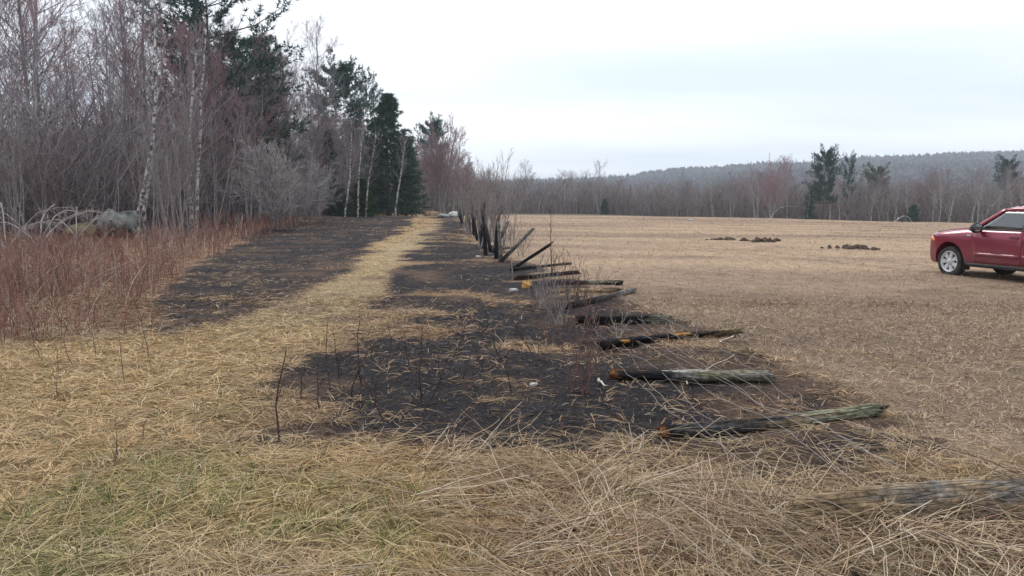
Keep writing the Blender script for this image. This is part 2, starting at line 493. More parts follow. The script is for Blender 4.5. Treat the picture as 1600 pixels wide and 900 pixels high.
# ------------------------------------------------------------------ materials
M_bark = noise_mat('bark_grey', (.15, .14, .14), (.31, .295, .29), 9, stretch=(1, 1, .25), vary=.25)
M_twig = noise_mat('twigs_grey', (.185, .165, .18), (.295, .265, .285), 3, bump=0, vary=.22)
M_twig_red = noise_mat('twigs_red', (.215, .135, .15), (.32, .21, .225), 3, bump=0, vary=.2)
M_twig_pale = noise_mat('twigs_pale', (.27, .25, .25), (.42, .39, .38), 3, bump=0, vary=.15)
M_twig_brown = noise_mat('twigs_brown', (.19, .14, .12), (.29, .215, .18), 3, bump=0, vary=.2)
M_bark_dark = noise_mat('bark_dark', (.05, .045, .042), (.12, .11, .10), 10, stretch=(1, 1, .3))
M_needle = noise_mat('needles_pine', (.026, .060, .052), (.062, .115, .092), 1.3, bump=0, vary=.15, rough=.7)
M_needle_spruce = noise_mat('needles_spruce', (.026, .060, .048), (.065, .118, .085), 1.5, bump=0, vary=.12, rough=.7)
M_needle_young = noise_mat('needles_young', (.03, .065, .025), (.07, .115, .045), 2.5, bump=0, rough=.7)
M_needle_yellow = noise_mat('needles_olive', (.06, .085, .04), (.11, .135, .06), 1.5, bump=0, rough=.7)

def birch_bark():
    m, n, l, b = material('bark_birch', .75, .25)
    tc = n.new('ShaderNodeTexCoord'); mp = n.new('ShaderNodeMapping'); mp.inputs['Scale'].default_value = (5, 5, 7)
    l.new(tc.outputs['Object'], mp.inputs[0])
    t = n.new('ShaderNodeTexNoise'); t.inputs['Scale'].default_value = 1.0; t.inputs['Detail'].default_value = 4
    l.new(mp.outputs[0], t.inputs['Vector'])
    r = n.new('ShaderNodeValToRGB')
    r.color_ramp.elements[0].position = .42; r.color_ramp.elements[0].color = (.07, .065, .062, 1)
    r.color_ramp.elements[1].position = .56; r.color_ramp.elements[1].color = (.50, .48, .46, 1)
    l.new(t.outputs['Fac'], r.inputs[0]); l.new(r.outputs[0], b.inputs['Base Color'])
    return m
M_birch = birch_bark()

# ------------------------------------------------------------------ the ground sheet
def build_ground():
    ys = [-60, -30, -14, -6, -2, 0, 1.0]
    y = 1.4
    while y < 3600:
        ys.append(y); y *= 1.02
    ys = np.array(ys)
    nx = 270
    u = np.linspace(-1, 1, nx)
    half = 4 + 1.25 * np.maximum(ys, 0) + 30 * sstep(2, -30, ys)
    X = u[None, :] * half[:, None]; Y = np.repeat(ys[:, None], nx, 1)
    x = X.ravel(); y = Y.ravel()
    V = np.stack([x, y, height(x, y)], -1)
    i = np.arange(len(ys) - 1)[:, None] * nx + np.arange(nx - 1)[None, :]
    Q = np.stack([i, i + 1, i + nx + 1, i + nx], -1).reshape(-1, 4)
    Z = zones(x, y)
    c, cb = ground_colour(x, y, Z, 'split')
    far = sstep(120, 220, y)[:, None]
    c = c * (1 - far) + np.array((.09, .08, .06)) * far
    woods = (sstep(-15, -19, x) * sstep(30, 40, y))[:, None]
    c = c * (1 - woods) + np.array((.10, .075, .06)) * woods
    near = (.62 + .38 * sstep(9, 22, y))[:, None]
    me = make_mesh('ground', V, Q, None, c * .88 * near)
    for nm, arr in (('Burnt', cb), ('Burn', np.repeat(Z['burn'][:, None], 3, 1))):
        at = me.color_attributes.new(nm, 'FLOAT_COLOR', 'POINT')
        cc = np.ones((len(V), 4), np.float32); cc[:, :3] = arr
        at.data.foreach_set('color', cc.ravel())
    m, n, l, b = material('ground_soil', .95, .1)
    a = n.new('ShaderNodeAttribute'); a.attribute_name = 'Col'
    tc = n.new('ShaderNodeTexCoord')
    t1 = n.new('ShaderNodeTexNoise'); t1.inputs['Scale'].default_value = 34; t1.inputs['Detail'].default_value = 7; t1.inputs['Roughness'].default_value = .7
    t2 = n.new('ShaderNodeTexNoise'); t2.inputs['Scale'].default_value = 3.1; t2.inputs['Detail'].default_value = 6; t2.inputs['Roughness'].default_value = .65
    l.new(tc.outputs['Object'], t1.inputs['Vector']); l.new(tc.outputs['Object'], t2.inputs['Vector'])
    m1 = n.new('ShaderNodeMapRange'); m1.inputs['From Min'].default_value = .3; m1.inputs['From Max'].default_value = .7; m1.inputs['To Min'].default_value = .45; m1.inputs['To Max'].default_value = 1.4
    m2 = n.new('ShaderNodeMapRange'); m2.inputs['From Min'].default_value = .3; m2.inputs['From Max'].default_value = .7; m2.inputs['To Min'].default_value = .72; m2.inputs['To Max'].default_value = 1.25
    l.new(t1.outputs['Fac'], m1.inputs['Value']); l.new(t2.outputs['Fac'], m2.inputs['Value'])
    mm = n.new('ShaderNodeMath'); mm.operation = 'MULTIPLY'
    l.new(m1.outputs[0], mm.inputs[0]); l.new(m2.outputs[0], mm.inputs[1])
    v = n.new('ShaderNodeVectorMath'); v.operation = 'SCALE'
    a2 = n.new('ShaderNodeAttribute'); a2.attribute_name = 'Burnt'
    a3 = n.new('ShaderNodeAttribute'); a3.attribute_name = 'Burn'
    t3 = n.new('ShaderNodeTexNoise'); t3.inputs['Scale'].default_value = 11; t3.inputs['Detail'].default_value = 7; t3.inputs['Roughness'].default_value = .72
    l.new(tc.outputs['Object'], t3.inputs['Vector'])
    e1 = n.new('ShaderNodeMath'); e1.operation = 'MULTIPLY_ADD'; e1.inputs[1].default_value = 2.2; e1.inputs[2].default_value = -1.1; l.new(t3.outputs['Fac'], e1.inputs[0])
    e2 = n.new('ShaderNodeMath'); e2.operation = 'ADD'; l.new(a3.outputs['Fac'], e2.inputs[0]); l.new(e1.outputs[0], e2.inputs[1])
    e3 = n.new('ShaderNodeMapRange'); e3.inputs['From Min'].default_value = .38; e3.inputs['From Max'].default_value = .58; l.new(e2.outputs[0], e3.inputs['Value'])
    bx = n.new('ShaderNodeMix'); bx.data_type = 'RGBA'
    l.new(e3.outputs[0], bx.inputs[0]); l.new(a.outputs['Color'], bx.inputs[6]); l.new(a2.outputs['Color'], bx.inputs[7])
    l.new(bx.outputs[2], v.inputs[0]); l.new(mm.outputs[0], v.inputs['Scale'])
    l.new(v.outputs[0], b.inputs['Base Color'])
    ad = n.new('ShaderNodeMath'); ad.operation = 'ADD'
    l.new(t1.outputs['Fac'], ad.inputs[0]); l.new(t2.outputs['Fac'], ad.inputs[1])
    bp = n.new('ShaderNodeBump'); bp.inputs['Strength'].default_value = .8; bp.inputs['Distance'].default_value = .05
    l.new(ad.outputs[0], bp.inputs['Height']); l.new(bp.outputs[0], b.inputs['Normal'])
    o = link('ground', me, m)
    tag(o, kind='structure')
build_ground()

# ------------------------------------------------------------------ far hill and its woods
def hill_h(x, y):
    ridge = np.interp(x, [-900, -200, 60, 200, 330, 480, 560, 650, 740, 850, 1000, 1400, 2200], [20, 25, 34, 40, 56, 68, 69, 78, 80, 85, 90, 98, 95]) 
    d = np.clip((y - 420) / 1080, 0, 1)
    s = d ** 1.25
    back = sstep(2600, 1550, y)
    front = 26 * np.exp(-((x - 620) / 330) ** 2 - ((y - 900) / 260) ** 2)
    return -9 + (ridge + 9) * s * back + front * 0.5 + 9 * fbm(x, y, 260, 5, 3) * s

def build_hill():
    xs = np.linspace(-1300, 2600, 130); ys = np.linspace(380, 2700, 80)
    X, Y = np.meshgrid(xs, ys); x = X.ravel(); y = Y.ravel()
    V = np.stack([x, y, hill_h(x, y)], -1)
    i = np.arange(79)[:, None] * 130 + np.arange(129)[None, :]
    Q = np.stack([i, i + 1, i + 131, i + 130], -1).reshape(-1, 4)
    o = link('hill', make_mesh('hill', V, Q), noise_mat('hill_soil', (.05, .05, .045), (.09, .08, .07), .02, bump=0))
    tag(o, kind='structure')
    rng = np.random.default_rng(5)
    N = 10500
    y = 430 + 1120 * rng.random(N) ** 0.8
    x = (-0.05 + 0.80 * rng.random(N)) * y
    z = hill_h(x, y)
    con = fbm(x, y, 190, 33, 3) + 0.18 * sstep(1300, 1500, y) + rng.normal(0, .09, N) > 0.10
    h = np.where(con, 7 + 8 * rng.random(N) ** 1.6, 8 + 4 * rng.random(N))
    w = np.where(con, 2.0 + 0.9 * rng.random(N), 3.6 + 2.2 * rng.random(N))
    prof = np.where(con[:, None], np.array([[1.0, .55, .03]]), np.array([[.7, 1.0, .25]]))
    zs = np.where(con[:, None], np.array([[.05, .45, 1.0]]), np.array([[.1, .6, 1.0]]))
    S = 5
    ang = np.arange(S) * 2 * np.pi / S
    rr = w[:, None, None] * prof[:, :, None] * (0.7 + 0.6 * rng.random((N, 3, S)))
    V = np.stack([x[:, None, None] + rr * np.cos(ang), y[:, None, None] + rr * np.sin(ang), z[:, None, None] + (h[:, None] * zs)[:, :, None] * (0.9 + .2 * rng.random((N, 3, S)))], -1)
    base = (np.arange(N) * 3 * S)[:, None, None]; k = (np.arange(2) * S)[None, :, None]; s = np.arange(S)[None, None, :]; s2 = (s + 1) % S
    Q = np.stack([base + k + s, base + k + s2, base + k + S + s2, base + k + S + s], -1).reshape(-1, 4)
    c = np.where(con[:, None], np.array((.022, .036, .036)), np.array((.075, .068, .075))) * (0.75 + 0.5 * rng.random((N, 1)))
    c = np.where(((~con) & (rng.random(N) < .12))[:, None], np.array((.10, .096, .094)), c)
    C = np.repeat(c, 3 * S, 0)
    o = link('hillside_woods', make_mesh('hillside_woods', V, Q, None, C, smooth=False), col_mat('far_woods', .95, .6, .5, 0))
    tag(o, 'grey and dark green woods covering the far hillside', 'woods', kind='stuff')
build_hill()

def build_tower():
    b = at_y(1202, 256, 1420); zt = at_y(1202, 239, 1420).z
    zb = float(hill_h(b.x, b.y)) - 1
    root = empty('radio_mast', (b.x, b.y, zb))
    hh = zt - zb
    bk = Bulk()
    for k in range(3):
        a = k * 2.094
        P = np.array([[[1.1 * math.cos(a), 1.1 * math.sin(a), 0], [.5 * math.cos(a), .5 * math.sin(a), hh]]])
        bk.tubes(P, np.full((1, 2), .16), 4)
        for j in range(8):
            z0, z1 = hh * j / 8, hh * (j + 1) / 8
            r0, r1 = 1.1 - .6 * j / 8, 1.1 - .6 * (j + 1) / 8
            a2 = a + 2.094
            P = np.array([[[r0 * math.cos(a), r0 * math.sin(a), z0], [r1 * math.cos(a2), r1 * math.sin(a2), z1]]])
            bk.tubes(P, np.full((1, 2), .10), 3)
    link('lattice', bk.mesh('lattice'), plain('mast_steel', (.35, .36, .38), .5), root)
    ab = Bulk()
    for k in range(3):
        a = k * 2.094 + .5
        P = np.array([[[.9 * math.cos(a), .9 * math.sin(a), hh - 3], [.9 * math.cos(a), .9 * math.sin(a), hh + .4]]])
        o = Bulk(); o.tubes(P, np.full((1, 2), .35), 4)
        link('antenna', o.mesh('antenna'), plain('antenna_grey', (.5, .52, .55), .5), root)
    tag(root, 'thin steel lattice radio mast standing on the far hilltop', 'mast')
build_tower()

# ------------------------------------------------------------------ trees
def set_mat(o, m):
    o.material_slots[0].link = 'OBJECT'; o.material_slots[0].material = m

def plant_tree(name, meshes, mats, loc, label, cat, group=None, scale=1.0, rz=0.0, tilt=(0, 0), sz=None):
    root = empty(name, loc, rz)
    root.scale = (scale, scale, scale if sz is None else sz)
    root.rotation_euler = (tilt[0], tilt[1], rz)
    for nm, me, m in zip(('trunk', 'crown'), meshes, mats):
        if not me.materials: me.materials.append(m)
        o = bpy.data.objects.new(nm, me); COL.objects.link(o); o.parent = root
        set_mat(o, m)
    tag(root, label, cat, group)
    return root

print('protos')
HW = [hardwood(101, 15, .15, n1=24, n2=8), hardwood(102, 14, .12, (.03, 0), n1=18, t0=.38, ang1=(25, 48)),
      hardwood(103, 13, .11, (-.03, .02), stems=3, n1=18, spread=.09), hardwood(104, 12, .10, n1=16, t0=.25, up=.8, ang1=(28, 50)),
      hardwood(105, 16, .17, n1=22, t0=.42, l1=.32), hardwood(106, 11, .08, (.05, 0), stems=2, n1=18, t0=.2, spread=.08)]
BROAD = [hardwood(120, 13, .2, stems=4, n1=28, n2=8, n3=7, n4=2, t0=.16, l1=.40, ang1=(22, 48), up=.75, spread=.18, tw=.015),
         hardwood(121, 10, .16, stems=2, n1=24, n2=8, n3=7, n4=2, t0=.22, l1=.45, ang1=(30, 58), up=.7, spread=.12, tw=.015)]
BIRCH = [hardwood(130, 13, .18, (.05, 0), n1=14, n2=5, n3=6, n4=2, t0=.45, ang1=(22, 40), l1=.26, wob=.05, tw=.007),
         hardwood(131, 12, .16, (-.10, .02), n1=12, n2=5, n3=6, n4=2, t0=.4, ang1=(22, 42), l1=.28, wob=.06, tw=.007),
         hardwood(132, 12, .18, stems=2, n1=16, n2=5, n3=6, n4=2, t0=.35, ang1=(24, 42), l1=.3, spread=.14, wob=.05, tw=.007)]
APPLE = hardwood(140, 4.2, .085, stems=5, n1=26, n2=8, n3=7, n4=2, t0=.12, ang1=(40, 80), l1=.6, up=.35, spread=.34, tw=.008, wob=.08)
PINE = [conifer(205, 18, .24, 'pine', 5.2, .30, 17, 4, 1.25, .10), conifer(206, 16, .2, 'pine', 4.0, .30, 22, 5, 1.25, .08)]
SPRUCE = [conifer(211, 15, .2, 'spruce', 3.3, .06, 34, 7, 1.3), conifer(212, 11, .14, 'spruce', 2.2, .05, 28, 6, 1.1)]
YOUNG = conifer(221, 3.2, .05, 'spruce', 1.1, .04, 16, 6, .7)

rng0 = np.random.default_rng(77)
def edge_x(y):
    return float(np.interp(y, [34, 40, 55, 75, 100, 120, 135, 150], [-20, -18.5, -18.5, -19, -16.5, -15, -12.5, -11]))

def woods_place(px):
    for lim, tx in ((100, 'behind the pale arching shrubs'), (260, 'behind the big grey boulder'), (330, 'around the pair of slim birches'), (400, 'below the tall dark pine'), (490, 'behind the spreading apple tree'), (9999, 'behind the leaning birches')):
        if px < lim: return tx
def line_place(px):
    for lim, tx in ((860, 'just past the standing fence row'), (1000, 'across the middle of the field'), (1160, 'below the low end of the hill'), (1260, 'around the broad fan-crowned maple'), (1380, 'around the tall pine across the field'), (1480, 'near the birch bent into an arch'), (9999, 'behind the red car')):
        if px < lim: return tx
n = 0
placed = []
while n < 150:
    y = 37 + 90 * rng0.random() ** 1.3
    ex = edge_x(y)
    depth = 32 * rng0.random() ** 1.5
    x = ex - 0.5 - depth
    if x / y < -0.74 or (x / y > -0.62 and False): continue
    if any((x - a) ** 2 + (y - b) ** 2 < 1.4 ** 2 for a, b in placed): continue
    placed.append((x, y))
    k = rng0.integers(0, len(HW))
    red = (rng0.random() < .12) or (-0.45 < x / y < -0.15 and rng0.random() < .45)
    hscale = (0.72 + .42 * rng0.random()) * float(np.interp(y, [37, 60, 100, 130], [1.0, .98, .80, .80]))
    lim = np.interp(800 + x / y * FPX, [-100, 260, 380, 460, 520, 560, 700], [99, 99, 13.5, 12.5, 11.5, 10.5, 9.0])
    h0 = (15, 14, 13, 12, 16, 11)[k]
    if depth > 7: hscale *= .84
    hscale = min(hscale, float(lim) / h0)
    plant_tree('hardwood_tree', HW[k], (M_bark, M_twig_red if red else M_twig), (x, y, H(x, y)),
               ('leafless red-budded maple in the woods ' if red else 'leafless grey hardwood crowded into the woods ') + woods_place(800 + x / y * FPX), 'tree', 'bare trees in the woods beside the track',
               hscale, rng0.random() * 6.28, (rng0.normal(0, .03), rng0.normal(0, .03)))
    n += 1

def tree_at(name, meshes, mats, px, y, top_py, h0, label, group=None, rz=None, wide=1.0, tilt=(0, 0)):
    p = on(px, y)
    zt = at_y(px, top_py, y).z
    s = (zt - p.z) / h0
    return plant_tree(name, meshes, mats, p, label, 'tree', group, s * wide, random.random() * 6.28 if rz is None else rz, tilt, sz=s)

MP = (M_bark_dark, M_needle); MS = (M_bark_dark, M_needle_spruce); MB = (M_birch, M_twig)
tree_at('pine_tree', PINE[0], MP, 335, 58, -45, 18, 'tall dark pine with long boughs reaching over the bare woods', rz=.4, wide=1.15)
tree_at('pine_tree', PINE[1], MP, 388, 66, 62, 16, 'broad dark pine with drooping boughs half hidden below the tall pine', rz=2.0, wide=1.2)
tree_at('pine_tree', PINE[1], MP, 528, 98, 108, 16, 'round-topped dark pine behind the tall bare twin maples', rz=1.0, wide=1.0)
tree_at('pine_tree', PINE[0], MP, 577, 112, 140, 18, 'slender pine tip showing just behind the big dark spruce', rz=1.0, wide=.6)
tree_at('spruce_tree', SPRUCE[0], MS, 607, 97, 148, 15, 'big dense dark spruce rising at the bend of the woods edge', rz=.3, wide=1.55)
tree_at('spruce_tree', SPRUCE[1], MS, 634, 100, 215, 11, 'shorter dark spruce pressed against the big dense spruce', rz=.9, wide=1.35)
tree_at('spruce_tree', SPRUCE[1], MS, 515, 84, 205, 11, 'dark spruce veiled by bare twigs behind the leaning birches', rz=2.2, wide=.9)
tree_at('spruce_tree', YOUNG, (M_bark_dark, M_needle_young), 567, 84, 283, 3.2, 'small bright green young spruce at the foot of the birches', rz=0, wide=1.25)
tree_at('spruce_tree', YOUNG, (M_bark_dark, M_needle_spruce), 532, 82, 297, 3.2, 'small dull green spruce half buried in brush near the birches', rz=1.3, wide=1.3)
tree_at('pine_tree', PINE[1], MP, 676, 150, 193, 16, 'green pine top poking out above the rounded red maple', rz=1, wide=.8)
tree_at('maple_tree', BROAD[0], (M_bark, M_twig_red), 690, 130, 200, 13, 'rounded red-budded maple at the far end of the track', rz=.4, wide=.95)
tree_at('maple_tree', BROAD[0], (M_bark, M_twig_red), 716, 140, 245, 13, 'lower red-budded maple beyond the white boulder by the fence', rz=2.4, wide=1.0)
tree_at('maple_tree', BROAD[1], (M_bark, M_twig_red), 655, 128, 235, 10, 'red-brown bare maple between the big spruce and the rounded maple', rz=1.4, wide=.9)
for k, (px, y, tp, j, lb) in enumerate([(640, 118, 225, 0, 'red-budded maple against the flank of the shorter spruce'), (668, 140, 222, 1, 'red-budded maple behind the tan dirt heap'), (703, 146, 215, 1, 'pale red maple close behind the rounded maple'),
                                    (728, 150, 250, 0, 'low rounded maple above the first fence row shrubs'), (735, 165, 262, 1, 'small rounded maple where woods and far tree line meet'), (748, 180, 268, 0, 'small bare maple filling the corner behind the tall grey shrubs'),
                                    (762, 190, 272, 1, 'bare maple just past the corner of the field'), (680, 165, 240, 0, 'dim red maple deep behind the dirt heap'), (712, 170, 258, 1, 'dim red maple deep behind the white boulder'), (650, 150, 240, 0, 'dim red maple deep behind the lone leaning birch')]):
    tree_at('maple_tree', BROAD[j], (M_bark, M_twig_red if k % 3 != 1 else M_twig), px, y, tp, (13, 10)[j], lb, 'maples closing the end of the track', rz=k * 1.3, wide=1.0)
tree_at('maple_tree', HW[0], (M_bark, M_twig), 497, 78, 52, 15, 'tall bare maple with a fine spreading crown above the woods', rz=.9, wide=.85)
tree_at('maple_tree', HW[2], (M_bark, M_twig), 463, 74, 66, 13, 'tall multi-stemmed bare maple next to the dark pine boughs', rz=.2, wide=.85)
tree_at('maple_tree', BROAD[1], (M_bark, M_twig_red), 330, 52, 70, 10, 'bare maple with a haze of red buds in front of the tall pine', rz=.2, wide=.75)
tree_at('maple_tree', BROAD[1], (M_bark, M_twig_red), 385, 58, 165, 10, 'low red-budded maple behind the spreading apple tree', rz=1.2, wide=.9)
tree_at('apple_tree', APPLE, (M_bark, M_twig_pale), 430, 46, 236, 4.2, 'low spreading bare apple tree with pale tangled twigs', rz=.5, wide=.86)
tree_at('apple_tree', APPLE, (M_bark, M_twig_pale), 478, 58, 262, 4.2, 'smaller bare apple tree just past the spreading one', rz=2.5, wide=.8)

# birches in the woods edge
def birch_trunk(name, pts, r, label, seed, group=None, twigs=True, mat=None):
    """a birch or stem whose trunk follows the given world points"""
    rng = np.random.default_rng(seed)
    base = pts[0]
    P = np.array([[q.x - base.x, q.y - base.y, q.z - base.z] for q in pts])
    K = 12
    t = np.linspace(0, 1, len(P)); tt = np.linspace(0, 1, K)
    Pk = np.stack([np.interp(tt, t, P[:, i]) for i in range(3)], -1)
    Pk[1:-1] = (Pk[:-2] + 2 * Pk[1:-1] + Pk[2:]) / 4
    Pk[1:] += rng.normal(0, .03, (K - 1, 3)); Pk[0, 2] -= .12
    rad = r * (1 - .65 * tt)
    root = empty(name, base)
    b = Bulk(); b.tubes(Pk[None], rad[None], 7)
    link('trunk', b.mesh('trunk'), mat or M_birch, root)
    if twigs:
        c = Bulk()
        P1, R1 = spawn(rng, Pk[None], rad[None], 16, .35, 1, (25, 45), .24, 4, .6, .4, .012, .3, .08)
        c.tubes(P1, R1, 3)
        P2, R2 = spawn(rng, P1, R1, 6, .15, 1, (25, 50), .45, 3, .4, .6, .008, .5, .1)
        c.tubes(P2, R2, 3)
        P3, R3 = spawn(rng, P2, R2, 5, .15, 1, (25, 50), .5, 2, .2, .7, .006, .5, .1)
        c.tubes(P3, R3, 3)
        link('crown', c.mesh('crown'), M_twig, root)
    tag(root, label, 'tree', group)
    return root

def birch_px(pxs, y, r, label, seed, group=None, twigs=True, mat=None):
    pts = [at_y(a, b, y) for a, b in pxs]
    g = on(pxs[0][0], y); pts[0] = g
    return birch_trunk('birch_tree', pts, r, label, seed, group, twigs, mat)

birch_px([(210, 378), (216, 340), (224, 300), (237, 240), (243, 170), (246, 90), (240, 20)], 35, .12, 'leaning white birch with peeling speckled bark beside the boulder', 1)
birch_px([(221, 360), (228, 310), (238, 258), (240, 200), (228, 120)], 35.6, .10, 'thinner birch stem forking off beside the speckled birch', 2)
birch_px([(296, 362), (297, 290), (297, 200), (299, 140), (310, 60)], 40, .10, 'slim upright white birch, first of a close pair', 3)
birch_px([(306, 362), (308, 290), (313, 200), (315, 135), (322, 50)], 40.5, .10, 'slim white birch close behind its twin, slightly tilted', 4)
birch_px([(538, 335), (546, 280), (548, 240), (550, 190)], 80, .11, 'crooked white birch stem behind the small green spruce', 5)
birch_px([(558, 332), (560, 280), (564, 230), (567, 180)], 82, .12, 'straight white birch rising from the small green spruce', 6)
birch_px([(571, 330), (575, 285), (584, 240), (588, 205)], 83, .11, 'white birch leaning away from the small green spruce', 7)
birch_px([(617, 336), (623, 290), (630, 245), (634, 215)], 92, .12, 'lone leaning white birch in front of the big spruce', 8)
birch_px([(372, 345), (384, 290), (388, 250), (392, 200)], 60, .08, 'thin pale birch among the red-budded maples', 9)

# bare tree line across the field
def line_y(px):
    return float(np.interp(px, [740, 900, 1060, 1250, 1450, 1700], [200, 205, 192, 165, 150, 140]))
def line_top(px):
    return float(np.interp(px, [740, 800, 860, 940, 1000, 1100, 1200, 1290, 1400, 1500, 1650], [285, 277, 274, 279, 292, 287, 272, 272, 282, 272, 262]))
n = 0
while n < 150:
    px = 735 + 960 * rng0.random()
    y = line_y(px) + 2 + 34 * rng0.random() ** 1.3
    k = int(rng0.integers(0, len(HW)))
    h0 = (15, 14, 13, 12, 16, 11)[k]
    p = on(px, y)
    want = at_y(px, line_top(px) + 5 + rng0.normal(4, 12), y).z - p.z
    s = max(.35, want / h0)
    red = rng0.random() < .3; brown = rng0.random() < .3
    plant_tree('line_tree', HW[k], (M_bark, M_twig_red if red else M_twig_brown if brown else M_twig), p,
               ('leafless red-budded tree in the tree line ' if red else 'leafless brown-twigged tree in the tree line ' if brown else 'leafless grey tree in the tree line ') + line_place(px),
               'tree', 'bare trees lining the far side of the field', s * 1.1, rng0.random() * 6.28, (rng0.normal(0, .03), rng0.normal(0, .03)), sz=s)
    n += 1
n = 0
for px in [790, 824, 853, 868, 878, 936, 954, 970, 986, 1116, 1180, 1184, 1231, 1263, 1300, 1312, 1362, 1386, 1398, 1407, 1424, 1460, 1471, 1482, 1520, 1528, 1540, 1562, 1584, 1604, 1622]:
    y = line_y(px) - 1 + 3 * rng0.random()
    k = n % 3
    p = on(px, y)
    want = at_y(px, line_top(px) + rng0.normal(12, 8), y).z - p.z
    s = want / (13, 12, 12)[k]
    plant_tree('birch_tree', BIRCH[k], (M_birch, M_twig_pale), p, 'white-stemmed birch at the front of the tree line ' + line_place(px), 'tree', 'white birches along the far tree line', s, rng0.random() * 6.28, (rng0.normal(0, .05), rng0.normal(0, .07)))
    n += 1
tree_at('pine_tree', PINE[1], MP, 1287, 162, 238, 16, 'tall green pine standing above the tree line across the field', rz=.2, wide=.85)
tree_at('pine_tree', PINE[0], MP, 1325, 172, 252, 18, 'narrow pine top next to the tall green pine across the field', rz=1.2, wide=.5)
tree_at('pine_tree', PINE[1], (M_bark_dark, M_needle_yellow), 1370, 170, 263, 16, 'yellowish green pine top between bare trees across the field', rz=2.2, wide=.85)
tree_at('pine_tree', PINE[1], MP, 1572, 165, 252, 16, 'dark pine half hidden behind branching birches above the car', rz=2.9, wide=.75)
tree_at('spruce_tree', SPRUCE[1], MS, 1265, 164, 298, 11, 'dark spruce at the foot of the tall pine across the field', rz=.5, wide=1.1)
tree_at('spruce_tree', YOUNG, (M_bark_dark, M_needle_spruce), 1428, 150, 322, 3.2, 'low dark spruce behind the arched birch across the field', rz=.5, wide=1.1)
tree_at('spruce_tree', YOUNG, (M_bark_dark, M_needle_spruce), 779, 190, 302, 3.2, 'small dark spruce at the field corner behind the fence brush', rz=.5, wide=.8)
tree_at('spruce_tree', YOUNG, (M_bark_dark, M_needle_spruce), 945, 200, 312, 3.2, 'small dark spruce at the middle of the far tree line', rz=1.5, wide=1.0)
tree_at('maple_tree', BROAD[0], (M_bark, M_twig_red), 1205, 158, 258, 13, 'broad dark-stemmed maple with a fan-shaped crown across the field', rz=.5, wide=1.0)
tree_at('maple_tree', BROAD[1], (M_bark, M_twig), 1143, 170, 275, 10, 'round-crowned grey tree at the lower edge of the hill', rz=.5, wide=.9)
birch_px([(1392, 353), (1402, 342), (1413, 337), (1422, 340), (1426, 352)], 138, .12, 'birch sapling bent into an arch at the field edge', 21, twigs=False, mat=M_birch)
birch_px([(1200, 330), (1215, 326), (1228, 322), (1242, 323)], 156, .09, 'pale fallen stem propped slantwise in the far tree line', 22, twigs=False, mat=M_birch)

# undergrowth: uncountable thin stems under and between the trees
def undergrowth(name, label, gen, seed, colours, hr, tw, n_tw=6, mat_name='undergrowth_twigs'):
    rng = np.random.default_rng(seed)
    x, y = gen(rng)
    N = len(x)
    h = hr[0] + (hr[1] - hr[0]) * rng.random(N) ** 1.6
    K = 4
    s = np.linspace(0, 1, K)
    lean = rng.normal(0, .34, (N, 2))
    z = height(x, y)
    P = np.stack([x[:, None] + lean[:, :1] * h[:, None] * s ** 1.4, y[:, None] + lean[:, 1:] * h[:, None] * s ** 1.4, z[:, None] - .05 + h[:, None] * s], -1)
    P[:, 1:] += rng.normal(0, .05, (N, K - 1, 3)) * h[:, None, None] * .4
    rad = np.maximum(tw * (1.0 + .35 * h)[:, None] * (1 - .6 * s), tw * .6)
    cols = np.array(colours)[rng.integers(0, len(colours), N)] * (0.75 + .5 * rng.random((N, 1)))
    b = Bulk(); b.tubes(P, rad, 3, cols)
    P2, R2 = spawn(rng, P, rad, n_tw, .15, 1, (30, 85), .45, 2, .2, .7, tw * .7, .5, .1)
    b.tubes(P2, R2, 3, np.repeat(cols, n_tw, 0))
    o = link(name, b.mesh(name), col_mat(mat_name, .9, 8, .2, 0))
    tag(o, label, 'undergrowth', kind='stuff')

def gen_left(rng):
    N = 8500
    y = 36 + 80 * rng.random(N) ** 1.2
    x = np.array([edge_x(v) for v in y]) - 1.2 - 30 * rng.random(N) ** 1.6
    k = (x / y > -.76)
    return x[k], y[k]
undergrowth('undergrowth', 'dense grey bare undergrowth between the trunks of the woods', gen_left, 31,
            [(.20, .18, .19), (.27, .25, .255), (.20, .145, .155), (.24, .18, .185)], (1.2, 7.5), .012, 5)
def gen_right(rng):
    N = 6000
    px = 640 + 1045 * rng.random(N)
    y = np.interp(px, [640, 690, 740, 900, 1060, 1250, 1450, 1700], [132, 140, 180, 205, 192, 165, 150, 140]) + 1 + 26 * rng.random(N)
    return (px - 800) / FPX * y, y
undergrowth('thicket', 'dense brown and grey thicket under the far tree line', gen_right, 32,
            [(.25, .23, .235), (.31, .285, .275), (.24, .175, .175), (.22, .165, .145)], (2.0, 9.0), .028, 5, 'thicket_twigs')

